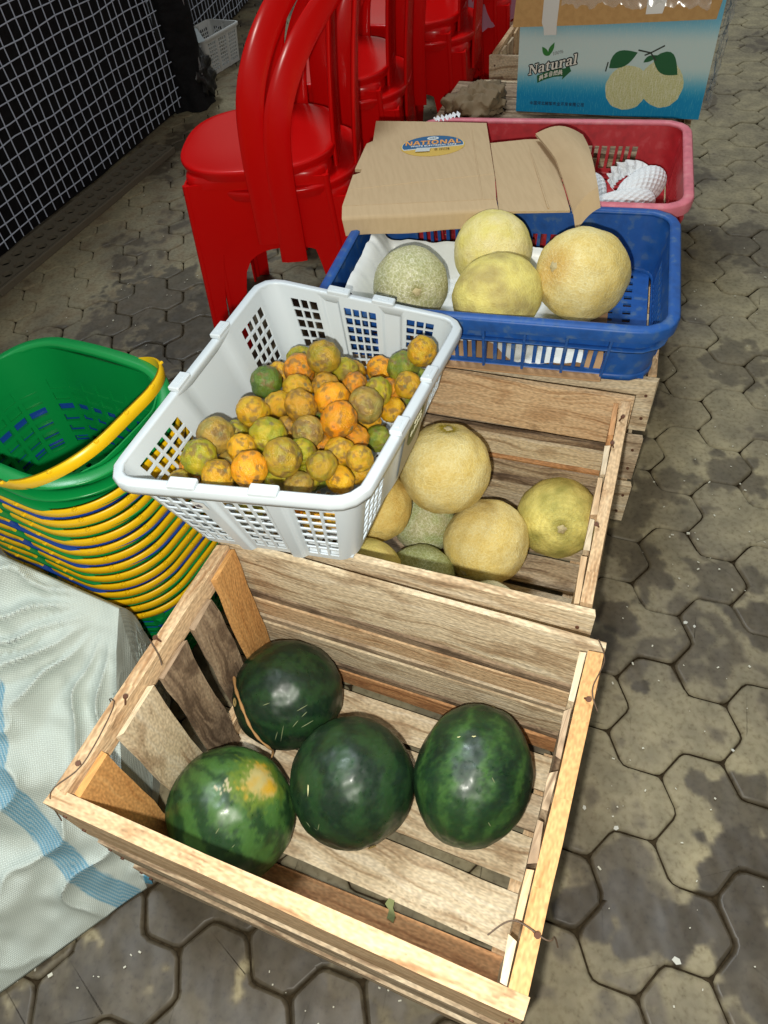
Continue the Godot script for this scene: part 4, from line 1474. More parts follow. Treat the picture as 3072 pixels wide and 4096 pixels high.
	# leaves and stems of the printed pears, the two small leaves of the emblem
	var leaf := func(base: Vector2, tip: Vector2, wdt: float) -> PackedVector2Array:
		var r := PackedVector2Array()
		var d := tip - base
		var nn := Vector2(-d.y, d.x).normalized()
		for k in 9:
			var s := k / 8.0
			r.append(base + d * s + nn * wdt * sin(PI * pow(s, 0.8)))
		for k in range(7, 0, -1):
			var s := k / 8.0
			r.append(base + d * s - nn * wdt * 0.55 * sin(PI * s))
		return r
	var lv := [[Vector2(0.226, 0.108), Vector2(0.288, 0.143), 0.024], [Vector2(0.325, 0.132), Vector2(0.388, 0.098), 0.03], [Vector2(0.305, 0.122), Vector2(0.335, 0.138), 0.008], [Vector2(0.077, 0.132), Vector2(0.058, 0.151), 0.008], [Vector2(0.077, 0.132), Vector2(0.088, 0.161), 0.007]]
	for k in lv.size():
		var lm := MB.new()
		lm.extrude(leaf.call(lv[k][0], lv[k][1], lv[k][2]), func(p, d): return Vector3(-hw + p.x, p.y, zf + d), 0.0003, 0.0007)
		put(lm.mesh(), "printed_leaf", green if k < 3 else leafm, o)
	var stm := MB.new()
	for sgm in [[0.29, 0.148, 0.318, 0.143], [0.318, 0.143, 0.346, 0.158], [0.318, 0.143, 0.332, 0.128], [0.306, 0.138, 0.318, 0.143], [0.219, 0.102, 0.222, 0.12]]:
		strokes(stm, [sgm], Vector2.ZERO, 1.0, 0.0032, func(p): return pf.call(p) + Vector3(0, 0, 0.0004))
	put(stm.mesh(), "printed_stem", mat(s8(44, 54, 46), 0.5), o)


# ------------------------------------------------------------------ flattened cardboard
func build_cardboard() -> void:
	var kraft := mat(s8(196, 172, 136), 0.85, 0.3)
	kraft.albedo_texture = noise_tex(fnl(230, 0.02, FastNoiseLite.TYPE_SIMPLEX, 4), 256, ramp([[0.15, Color(0.975, 0.97, 0.965)], [0.7, Color(1, 1, 1)]]))
	kraft.uv1_triplanar = true
	kraft.uv1_scale = Vector3(16, 6, 2)
	var o := thing("cardboard_sheet", "flattened brown cardboard carton with blue and yellow logo lying on the trays", "cardboard", Vector3(0.21, 0.4985, -1.42), 0.0)
	var c := o.position
	var L := func(x: float, z: float) -> Vector2:
		return Vector2(x - c.x, z - c.z)
	var sheet := func(called: String, pts: Array, y0: float, slope: Vector2, th: float) -> MeshInstance3D:
		var poly := PackedVector2Array()
		for p in pts:
			poly.append(L.call(p[0], p[1]))
		var b := MB.new()
		b.extrude(poly, func(p, d): return Vector3(p.x, y0 + d + p.x * slope.x + p.y * slope.y, p.y), th, 0.0)
		return put(b.mesh(), called, kraft, o)
	var main: MeshInstance3D = sheet.call("panel", [[0.102, -1.705], [0.2, -1.668], [0.336, -1.613], [0.302, -1.36], [0.286, -1.27], [0.0, -1.325], [0.03, -1.45], [0.045, -1.455], [0.05, -1.47], [0.036, -1.475], [0.07, -1.59], [0.085, -1.6]], 0.006, Vector2(0.0, 0.0), 0.006)
	sheet.call("panel", [[0.326, -1.52], [0.40, -1.515], [0.455, -1.50], [0.452, -1.42], [0.425, -1.33], [0.408, -1.205], [0.284, -1.235], [0.304, -1.36]], 0.003, Vector2(0.0, -0.01), 0.004)
	# raised crease lines on the panels
	for s in [[0.016, -1.388, 0.302, -1.372], [0.30, -1.60, 0.262, -1.28], [0.40, -1.5, 0.372, -1.22]]:
		var cr := MB.new()
		var p: Vector2 = L.call(s[0], s[1]); var q: Vector2 = L.call(s[2], s[3])
		var cy := 0.0112 if s[0] < 0.35 else 0.0065
		cr.tube([Vector3(p.x, cy, p.y), Vector3((p.x + q.x) / 2, cy + 0.0006, (p.y + q.y) / 2), Vector3(q.x, cy, q.y)], 0.0016, 8)
		put(cr.mesh(), "crease", kraft, o)
	# front flaps: one folded back flat, one hanging down
	for dd in [0.0, -0.003]:
		var hang := MB.new()
		hang.grid(24, 10, func(u, v):
			var w: float = v * 2.0
			var e0 := Vector3(0.0, 0.0118, -1.327).lerp(Vector3(0.286, 0.0118, -1.272), u)
			var e1 := Vector3(-0.004, 0.006, -1.288).lerp(Vector3(0.284, 0.007, -1.238), u)
			var e2 := Vector3(-0.001, -0.024, -1.281).lerp(Vector3(0.280, -0.022, -1.233), u)
			var p := e0.lerp(e1, minf(w, 1.0)) if w <= 1.0 else e1.lerp(e2, w - 1.0)
			return Vector3(p.x - c.x, p.y + dd + 0.0015 * sin(u * 11.0) * v, p.z - c.z + dd * 0.6), true)
		put(hang.mesh(), "front_flap", kraft, o)
	# raised curling flap at the right
	var curl := MB.new()
	var cu := func(u: float, v: float) -> Vector3:
		var a := Vector3(0.432, 0.03, -1.508).lerp(Vector3(0.412, 0.012, -1.20), v)
		var b := Vector3(0.505, 0.030, -1.47).lerp(Vector3(0.452, 0.052, -1.20), v)
		var p := a.lerp(b, u)
		p.y += 0.016 * sin(PI * u) * (1.0 - 0.5 * v) + 0.012 * sin(PI * v)
		if v < 0.45:
			p += Vector3(0.0, 0.0, 0.0) + Vector3(-0.035, 0.0, 0.01) * (0.45 - v) * (1.0 - u)
		return p - c + Vector3(0, 0.49, 0)
	curl.grid(10, 24, func(u, v): return cu.call(u, v), true)
	curl.grid(10, 24, func(u, v): return cu.call(u, v) - Vector3(0, 0.004, 0))
	put(curl.mesh(), "curled_flap", kraft, o)
	var lip := MB.new()
	lip.grid(10, 3, func(u, v):
		var p: Vector3 = cu.call(u, 1.0)
		return p + Vector3(0.004, -0.030, 0.016) * v, true)
	put(lip.mesh(), "curled_flap", kraft, o)
	# logo: printed oval, blue upper part, yellow lower part
	var ctr := Vector3(0.206 - c.x, 0.0123, -1.535 - c.z)
	var ax := Vector3(0.985, 0, 0.17)
	var az := Vector3(-0.17, 0, 0.985)
	var ov := func(rx: float, rz: float, a0: float, a1: float, cut: float, y: float) -> ArrayMesh:
		var poly := PackedVector2Array()
		for k in 33:
			var a := lerpf(a0, a1, k / 32.0)
			poly.append(Vector2(cos(a) * rx, minf(sin(a) * rz, cut + cos(a) * rx * -0.08)))
		var b := MB.new()
		b.extrude(poly, func(p, d): return ctr + ax * p.x + az * p.y + Vector3(0, d + y, 0), 0.0004, 0.0)
		return b.mesh()
	var yel := put(ov.call(0.068, 0.050, 0.0, TAU * 0.999, 9.0, 0.0), "logo_oval", mat(s8(206, 172, 78), 0.6), o)
	yel.set_meta("label", "yellow oval print")
	var whi := put(ov.call(0.0655, 0.0475, 0.0, TAU * 0.999, 0.013, 0.0006), "logo_border", mat(s8(206, 210, 204), 0.6), o)
	whi.set_meta("label", "pale border line")
	put(ov.call(0.064, 0.046, 0.0, TAU * 0.999, 0.0095, 0.0012), "logo_field", mat(s8(20, 92, 140), 0.55), o)
	var badge := MB.new()
	var pol := PackedVector2Array()
	for k in 20:
		pol.append(Vector2(cos(TAU * k / 20) * 0.0125, sin(TAU * k / 20) * 0.008 - 0.032))
	badge.extrude(pol, func(p, d): return ctr + ax * p.x + az * p.y + Vector3(0, d + 0.0018, 0), 0.0004, 0.0)
	put(badge.mesh(), "logo_badge", mat(s8(206, 216, 216), 0.6), o)
	var lay := func(s: String, size: float, pos: Vector2, col: Color, bold: bool, stretch := 1.0) -> void:
		var t := put(text_mesh(s, size, "Droid Sans", bold), "lettering", mat(col, 0.6), o)
		t.transform = Transform3D(Basis(ax * stretch, -az, Vector3.UP), ctr + ax * pos.x + az * pos.y + Vector3(0, 0.0022, 0))
	lay.call("NATIONAL", 0.0255, Vector2(0.0, -0.0115), s8(226, 160, 84), true, 0.92)
	lay.call("WHITE ELECTRICAL TAPE", 0.0082, Vector2(0.002, 0.0035), s8(214, 220, 222), true)
	lay.call("NBK", 0.0075, Vector2(0, -0.0318), s8(60, 84, 110), true)
	lay.call("0 mils", 0.012, Vector2(0.020, 0.022), s8(96, 74, 48), false)
	var st := MB.new()
	st.extrude(PackedVector2Array([Vector2(-0.036, 0.030), Vector2(-0.006, 0.031), Vector2(-0.004, 0.014), Vector2(-0.033, 0.013)]), func(p, d): return ctr + ax * p.x + az * p.y + Vector3(0, d + 0.0024, 0), 0.0004, 0.0)
	put(st.mesh(), "sticker", mat(s8(196, 204, 202), 0.5), o)


# ------------------------------------------------------------------ white basket of oranges
func build_white_basket() -> void:
	var base := Vector3(-0.08, 0.38, -0.79)
	var o := thing("plastic_basket", "white plastic basket full of oranges standing across two wooden crates", "basket", base)
	var B := []
	for p in [Vector3(-0.270, 0.378, -0.657), Vector3(-0.05, 0.378, -0.578), Vector3(0.13, 0.378, -0.94), Vector3(-0.112, 0.378, -0.985)]:
		B.append(p - base)
	var T := []
	for p in [Vector3(-0.327, 0.55, -0.628), Vector3(-0.030, 0.55, -0.538), Vector3(0.157, 0.495, -0.930), Vector3(-0.14, 0.545, -1.040)]:
		T.append(p - base)
	var t := tub(B, T, 0.03)
	var m := mat(s8(208, 218, 224), 0.34, 0.5)
	m.backlight_enabled = true
	m.backlight = Color(0.16, 0.17, 0.17)
	var sets := [
		[[0.07, 0.26, 3], [0.40, 0.60, 3], [0.74, 0.93, 3]],
		[[0.07, 0.24, 4], [0.76, 0.93, 4]],
		[[0.10, 0.25, 3], [0.42, 0.60, 4], [0.75, 0.90, 3]],
		[[0.07, 0.24, 4], [0.70, 0.93, 5]],
	]
	for w in 4:
		put(tub_wall(t, w, sets[w], 8, 0.06, 0.88, 0.2, 0.0028, 0.007), "wall", m, o)
	put(tub_ring(t, 1.0, [[0.001, -0.017], [0.0095, -0.017], [0.0110, -0.010], [0.0110, -0.002], [0.0085, 0.001], [0.0, 0.002], [-0.0030, 0.0005], [-0.0030, -0.004]], 26), "rim", m, o)
	put(tub_floor(t, 14, 20, 0.06, 0.5, 0.003), "floor", m, o)
	# stacking lugs on the rim
	for q in [[0, 0.31], [0, 0.655], [1, 0.32], [1, 0.62], [2, 0.38], [2, 0.62], [3, 0.32], [3, 0.60]]:
		var lg := MB.new()
		var p := t.at(q[0], q[1], 1.0, 0.004, 0.0045)
		var al := (t.at(q[0], q[1] + 0.02, 1.0, 0) - t.at(q[0], q[1] - 0.02, 1.0, 0)).normalized()
		var out := al.cross(Vector3.UP).normalized()
		lg.box(Transform3D(Basis(al, out.cross(al).normalized(), out), p), Vector3(0.036, 0.0075, 0.017), 0.003)
		lg.box(Transform3D(Basis(al, out.cross(al).normalized(), out), p + Vector3(0, 0.004, 0)), Vector3(0.017, 0.0012, 0.005), 0.0004)
		put(lg.mesh(), "stacking_lug", m, o)
	# cable tie on the back rim
	# price label on the front, printed paper label on the right wall
	var pl := MB.new()
	pl.grid(6, 2, func(u, v): return t.at(0, lerpf(0.29, 0.355, u), lerpf(0.72, 0.82, v), 0.009 + 0.0015 * u))
	put(pl.mesh(), "price_label", mat(s8(232, 234, 232), 0.5), o)
	var ink := MB.new()
	for s in [[0.305, 0.78, 0.312, 0.755], [0.316, 0.785, 0.319, 0.755], [0.324, 0.79, 0.324, 0.75], [0.328, 0.775, 0.332, 0.755]]:
		ink.tube([t.at(0, s[0], s[1], 0.0105), t.at(0, s[2], s[3], 0.0105)], 0.0007, 5)
	put(ink.mesh(), "lettering", mat(s8(90, 84, 88), 0.6), o)
	var lab := MB.new()
	lab.grid(10, 8, func(u, v): return t.at(1, lerpf(0.375, 0.615, u), lerpf(0.04, 0.86, v), 0.0085))
	put(lab.mesh(), "paper_label", mat(s8(196, 186, 156), 0.7), o)
	var ov := MB.new()
	var ring := []
	for k in 28:
		var a := TAU * k / 28
		ring.append(t.at(1, 0.50 + 0.085 * cos(a), 0.60 + 0.24 * sin(a), 0.0093))
	for k in range(1, 27):
		ov.tri(ring[0], ring[k], ring[k + 1])
	put(ov.mesh(), "printed_oval", mat(s8(112, 118, 64), 0.65), o)
	var sc := MB.new()
	for k in 7:
		var f := 0.445 + 0.017 * k
		sc.tube([t.at(1, f, 0.56, 0.0098), t.at(1, f + 0.005, 0.63 - 0.03 * (k % 2), 0.0098), t.at(1, f + 0.011, 0.57, 0.0098)], 0.0008, 5)
	for k in 4:
		sc.tube([t.at(1, 0.47 + 0.018 * k, 0.69, 0.0098), t.at(1, 0.478 + 0.018 * k, 0.74, 0.0098)], 0.0013, 5)
	put(sc.mesh(), "lettering", mat(s8(206, 202, 170), 0.65), o)


# ------------------------------------------------------------------ stack of shopping baskets
func build_shopping_baskets() -> void:
	var green := mat(s8(8, 132, 62), 0.3, 0.5)
	var blue := mat(s8(22, 66, 150), 0.3, 0.5)
	var yellow := mat(s8(232, 186, 14), 0.35, 0.5)
	var hx := 0.120
	var hz := 0.165
	var Hb := 0.215
	# local frame: short end at +z, long axis z
	var T := [Vector3(-hx, Hb, hz), Vector3(hx, Hb, hz), Vector3(hx, Hb, -hz), Vector3(-hx, Hb, -hz)]
	var q := 0.80
	var B := [Vector3(-hx * q, 0, hz * 0.86), Vector3(hx * q, 0, hz * 0.86), Vector3(hx * q, 0, -hz * 0.86), Vector3(-hx * q, 0, -hz * 0.86)]
	var t := tub(B, T, 0.085)
	var lift := func(p: float) -> float:
		return 0.012 * cos((p - 1.5) * PI) * (1.0 if true else 0.0)
	var walls := []
	for w in 4:
		walls.append(tub_wall(t, w, [[0.05, 0.95, 5 if w % 2 == 0 else 8]], 6, 0.12, 0.74, 0.24, 0.0025, 0.0, 0.34))
	var rim := tub_ring(t, 1.0, [[0.0, -0.010], [0.0150, -0.004], [0.0188, -0.0005], [0.0170, 0.0020], [0.006, 0.004], [-0.002, 0.003], [-0.003, -0.004]], 26, lift)
	var fl := tub_floor(t, 8, 12, 0.10, 0.5, 0.003)
	# the handle is a U: along half of both long sides and round the end
	var U_handle := func(front: bool) -> ArrayMesh:
		var b := MB.new()
		var prof := [[0.0150, -0.0182], [0.0180, -0.0182], [0.0208, -0.010], [0.0208, -0.0032], [0.0165, -0.0012]]
		var np := prof.size()
		var f := func(u: float, v: float) -> Vector3:
			var p := (3.55 + 1.9 * u) if front else (1.55 + 1.9 * u)
			p = fposmod(p, 4.0)
			var i := int(floor(v * np + 1e-4)) % np
			var e := minf(u, 1.0 - u)
			return t.at(int(floor(p)), p - floor(p), 0.955, prof[i][0] - 0.002 * (1.0 - smoothstep(0.0, 0.05, e)), prof[i][1] - 0.004)
		b.grid(64, np, f, false)
		for e in [0.0, 1.0]:
			var ring := []
			for i in np:
				ring.append(f.call(e, float(i) / np))
			for i in range(1, np - 1):
				if e == 0.0:
					b.tri(ring[0], ring[i], ring[i + 1])
				else:
					b.tri(ring[0], ring[i + 1], ring[i])
		# moulding nubs along the strap
		for k in 7:
			var u2 := 0.08 + 0.14 * k
			var c := f.call(u2, 3.0 / np) as Vector3
			b.box(Transform3D(Basis(), c), Vector3(0.006, 0.004, 0.006), 0.0015)
		return b.mesh()
	var hf: ArrayMesh = U_handle.call(true)
	var hb: ArrayMesh = U_handle.call(false)
	var cols := ["green", "green", "green", "blue", "green", "green", "blue", "green", "blue", "green", "green", "blue", "green", "green"]
	var words := ["topmost", "second", "third", "fourth", "fifth", "sixth", "seventh", "eighth", "ninth", "tenth", "eleventh", "twelfth", "thirteenth", "lowest"]
	var ctr := Vector3(-0.475, 0, -0.837)
	var turn := atan2(0.85, 0.527)            # local +z (the short end) points to the viewer's right
	var pitch := 0.0222
	for k in cols.size():
		var cm: Material = green if cols[k] == "green" else blue
		var lab: String = "topmost green shopping basket of the stack, open, with yellow handles" if k == 0 else ("%s shopping basket %s in the stack, with yellow handles" % [cols[k], words[k] + (" from the top" if k < 13 else " one")])
		var o := thing("shopping_basket", lab, "shopping basket", ctr + Vector3(rng.randf_range(-0.0008, 0.0008), 0.004 + pitch * (13 - k), rng.randf_range(-0.0008, 0.0008)), turn + rng.randf_range(-0.002, 0.002), "nested shopping baskets")
		for w in 4:
			put(walls[w], "wall", cm, o)
		put(rim, "rim", cm, o)
		put(fl, "floor", cm, o)
		var hn := put(hf, "handle", yellow, o)
		if k == 0:                            # the top handle has swung up a little
			hn.transform = Transform3D(Basis(Vector3.RIGHT, -0.34), Vector3(0, 0.004, 0.0)) * Transform3D(Basis(), Vector3(0, 0, 0))
			hn.position = Vector3(0, Hb, 0) - hn.basis * Vector3(0, Hb, 0)
		put(hb, "handle", yellow, o)


# ------------------------------------------------------------------ watermelons
func build_watermelons() -> void:
	var m := mat(Color.WHITE, 0.26, 0.5)
	m.vertex_color_use_as_albedo = true
	m.roughness_texture = noise_tex(fnl(300, 0.03, FastNoiseLite.TYPE_SIMPLEX, 4), 256, ramp([[0.2, Color(0.6, 0.6, 0.6)], [0.8, Color(1.5, 1.5, 1.5)]]))
	m.roughness = 0.42
	m.uv1_triplanar = true
	m.uv1_scale = Vector3(9, 9, 9)
	var scar := mat(s8(168, 146, 92), 0.8)
	var scratch := mat(s8(120, 130, 92), 0.7)
	# position, radius, squash, axis (stem end), tone, label
	var list := [
		[Vector3(-0.192, 0.1165, -0.530), 0.0865, 1.02, Vector3(-0.8, 0.45, 0.25), 0.1, "dark watermelon with dry vine tendril, back left in the front crate"],
		[Vector3(-0.276, 0.1205, -0.354), 0.0905, 1.04, Vector3(0.5, -0.6, 0.6), 0.66, "green watermelon with yellow ground spot, front left in the crate"],
		[Vector3(-0.099, 0.1215, -0.375), 0.0910, 1.0, Vector3(0.215, -0.156, 0.964), 0.15, "blackish green watermelon with stem scar, middle of the crate"],
		[Vector3(0.0765, 0.1215, -0.362), 0.0890, 1.14, Vector3(0.45, 0.12, -0.88), 0.38, "oval striped watermelon nearest the right wall of the crate"],
	]
	for k in list.size():
		var w: Array = list[k]
		var o := thing("watermelon", w[5], "watermelon", w[0], 0.0, "watermelons in the front crate")
		var bs := basis_to(w[3], 0.7 * k)
		var f1 := fnl(310 + k, 2.4, FastNoiseLite.TYPE_SIMPLEX_SMOOTH, 4)
		var f2 := fnl(320 + k, 9.0, FastNoiseLite.TYPE_SIMPLEX, 3)
		var f3 := fnl(330 + k, 26.0, FastNoiseLite.TYPE_SIMPLEX, 2)
		var dark := Color(0.010, 0.026, 0.014)
		var midc := Color(0.018, 0.052, 0.018)
		var lite := Color(0.052, 0.130, 0.030) if k % 2 == 1 else Color(0.036, 0.095, 0.026)
		var spot := bs.inverse() * Vector3(0.633, 0.754, -0.175)
		var scab := bs.inverse() * Vector3(0.12, 0.985, -0.06)
		var col := func(d: Vector3) -> Color:
			var ph := atan2(d.z, d.x)
			var st := sin(ph * 10.0 + f1.get_noise_3dv(d * 0.7) * 3.0 + f2.get_noise_3dv(d * 0.8) * 1.3) * (1.0 - absf(d.y) * 0.6)
			var a := f1.get_noise_3dv(d)
			var b := f2.get_noise_3dv(d)
			var g: float = clampf(w[4] + 0.12 + st * (0.40 if k % 2 == 1 else 0.26) + a * 0.20 + b * 0.07, 0.0, 1.0)
			var c := dark.lerp(midc, smoothstep(0.05, 0.5, g)).lerp(lite, smoothstep(0.5, 1.0, g))
			c = c.lerp(c * 1.6 + Color(0.004, 0.006, 0.004), clampf(f3.get_noise_3dv(d) * 1.4, 0, 1) * 0.25)
			if k == 1:
				var ang := d.angle_to(spot) + b * 0.12 + a * 0.16
				var yl := Color(0.50, 0.30, 0.025).lerp(Color(0.42, 0.36, 0.14), clampf(0.4 + a * 2.0, 0, 1))
				c = c.lerp(Color(0.12, 0.19, 0.025), 1.0 - smoothstep(0.36, 0.56, ang)).lerp(yl, 1.0 - smoothstep(0.22, 0.36, ang))
				var da := d.angle_to(scab)
				if da < 0.14 and f2.get_noise_3dv(d * 1.3) > 0.14:
					c = Color(0.42, 0.38, 0.22)
			return c
		var bsq := Vector3(1.0 / sqrt(w[2]), w[2], 1.0 / sqrt(w[2]))
		var body := put(fruit_mesh(w[1], bsq, 150, 110, 0.03, 340 + k, col, 2.0, 0.012), "rind", m, o)
		body.basis = bs
		var sm := MB.new()
		sm.grid(14, 3, func(u, v):
			var a: float = TAU * (u if u < 1.0 else 0.0)
			return Vector3(cos(-a) * 0.0075 * v, 0.0012 + 0.0012 * sin(v * 7.0), sin(-a) * 0.0065 * v), true)
		var s := put(sm.mesh(), "stem_scar", scar, o)
		s.basis = bs
		s.position = bs * Vector3(0, w[1] * w[2] * 0.992, 0)
		# thin pale scratches in the skin
		var scr: Array = [[[0.05, 0.30, -0.02, 0.62], [-0.06, 0.42, -0.12, 0.60], [0.35, 0.36, 0.55, 0.26], [0.28, 0.05, 0.46, -0.04], [0.30, 0.22, 0.20, 0.34], [0.45, 0.08, 0.36, 0.16], [-0.30, -0.05, -0.18, -0.10]], [[-0.02, -0.12, 0.03, -0.20], [0.2, 0.1, 0.26, 0.05]], [[-0.55, 0.40, -0.30, 0.52], [-0.72, 0.25, -0.60, 0.42], [-0.45, 0.30, -0.48, 0.45]], [[0.18, -0.30, 0.22, -0.22], [0.1, 0.35, 0.14, 0.42]]][k]
		for c in scr:
			var sl := []
			for i in 7:
				var q := Vector2(c[0], c[1]).lerp(Vector2(c[2], c[3]), i / 6.0)
				var dv := CAM * Vector3(q.x, -q.y, sqrt(maxf(0.0, 1.0 - q.length_squared())))
				var lo := bs.inverse() * dv
				var rd := 1.0 / sqrt(pow(lo.x / (w[1] * bsq.x), 2) + pow(lo.y / (w[1] * bsq.y), 2) + pow(lo.z / (w[1] * bsq.z), 2))
				sl.append(dv * rd * 1.004)
			var sb := MB.new()
			sb.tube(sl, [0.0002, 0.0006, 0.0008, 0.0008, 0.0007, 0.0005, 0.0002], 5)
			put(sb.mesh(), "scratch", scratch, o)
		# pale chips in the skin
		var chips: Array = [[], [], [[-0.62, -0.18, 0.0028, 0.018]], [[-0.30, -0.80, 0.0055, 0.0022], [-0.06, -0.82, 0.0062, 0.0028]]][k]
		for c in chips:
			var dirc := CAM * Vector3(c[0], -c[1], sqrt(maxf(0.0, 1.0 - c[0] * c[0] - c[1] * c[1])))
			var ch := MB.new()
			ch.grid(8, 2, func(u, v):
				var a: float = TAU * (u if u < 1.0 else 0.0)
				return Vector3(cos(a) * c[2] * 0.5 * v, 0.0012 - 0.0006 * v, -sin(a) * c[3] * 0.5 * v * (0.8 + 0.3 * sin(a * 3.0))))
			var local := bs.inverse() * dirc
			var rad := 1.0 / sqrt(pow(local.x / (w[1] * bsq.x), 2) + pow(local.y / (w[1] * bsq.y), 2) + pow(local.z / (w[1] * bsq.z), 2))
			var cn := put(ch.mesh(), "chip", mat(s8(206, 204, 152), 0.7), o)
			cn.position = dirc * (rad * 1.002)
			var xx := CAM.x - dirc * CAM.x.dot(dirc)
			cn.basis = Basis(xx.normalized(), dirc, xx.normalized().cross(dirc))
	# dry tendril hanging over the first one
	var vn := thing("dry_vine", "dry tan vine tendril draped over the back left watermelon", "vine", Vector3(-0.192, 0.03, -0.53))
	var c0: Vector3 = list[0][0]
	var R0 := 0.0905
	var pts := []
	for p in [[-0.86, -0.36], [-0.80, -0.24], [-0.70, -0.08], [-0.60, 0.12], [-0.50, 0.34], [-0.36, 0.56], [-0.22, 0.72], [-0.19, 0.86]]:
		var dd := CAM * Vector3(p[0], -p[1], sqrt(maxf(0.02, 1.0 - p[0] * p[0] - p[1] * p[1])))
		pts.append(c0 + dd.normalized() * (R0 + 0.002) - vn.position)
	pts.append(pts[7] + Vector3(-0.012, -0.016, 0.012))
	pts.append(pts[7] + Vector3(-0.03, -0.026, 0.016))
	var vb := MB.new()
	var cv := Curve3D.new()
	for i in pts.size():
		var tn: Vector3 = (pts[mini(i + 1, pts.size() - 1)] - pts[maxi(i - 1, 0)]) / 6.0
		cv.add_point(pts[i], -tn, tn)
	var sm2 := []
	var rad2 := []
	for i in 40:
		sm2.append(cv.sample_baked(cv.get_baked_length() * i / 39.0, true))
		rad2.append(0.0024 - 0.001 * i / 39.0 + 0.0006 * sin(i * 1.3))
	vb.tube(sm2, rad2, 7)
	put(vb.mesh(), "stalk", mat(s8(176, 134, 84), 0.8), vn)
	var vb2 := MB.new()
	vb2.tube([pts[0], pts[0] + Vector3(-0.008, 0.004, -0.006), pts[0] + Vector3(-0.015, -0.001, -0.004)], [0.003, 0.0025, 0.0012], 6)
	vb2.tube([pts[8], pts[8] + Vector3(0.008, -0.006, 0.006), pts[8] + Vector3(0.004, -0.012, 0.012), pts[8] + Vector3(-0.006, -0.010, 0.010)], [0.0016, 0.0014, 0.0012, 0.0008], 6)
	put(vb2.mesh(), "curl", mat(s8(150, 110, 70), 0.8), vn)


# ------------------------------------------------------------------ netted melons
func melon_mat(skin: Color, skin2: Color, net: Color, seed_: int, amount: float, sc: float) -> StandardMaterial3D:
	var f := FastNoiseLite.new()
	f.seed = seed_
	f.noise_type = FastNoiseLite.TYPE_CELLULAR
	f.cellular_return_type = FastNoiseLite.RETURN_DISTANCE2_SUB
	f.cellular_distance_function = FastNoiseLite.DISTANCE_EUCLIDEAN
	f.cellular_jitter = 1.0
	f.frequency = 0.055
	f.domain_warp_enabled = true
	f.domain_warp_amplitude = 9.0
	f.domain_warp_frequency = 0.05
	f.domain_warp_fractal_octaves = 3
	var m := mat(Color.WHITE, 0.62, 0.35)
	m.vertex_color_use_as_albedo = true
	var cell := Color.WHITE.lerp(net, amount)
	m.albedo_texture = noise_tex(f, 512, ramp([[0.0, Color.WHITE], [0.16, Color.WHITE], [0.32, cell], [1.0, cell.lerp(Color.WHITE, 0.2)]]))
	m.heightmap_enabled = true
	m.heightmap_texture = noise_tex(f, 512, ramp([[0.0, Color.WHITE], [0.10, Color(0.9, 0.9, 0.9)], [0.26, Color.BLACK], [1.0, Color.BLACK]]))
	m.heightmap_scale = 0.08
	m.uv1_triplanar = true
	m.uv1_scale = Vector3(sc, sc, sc)
	return m

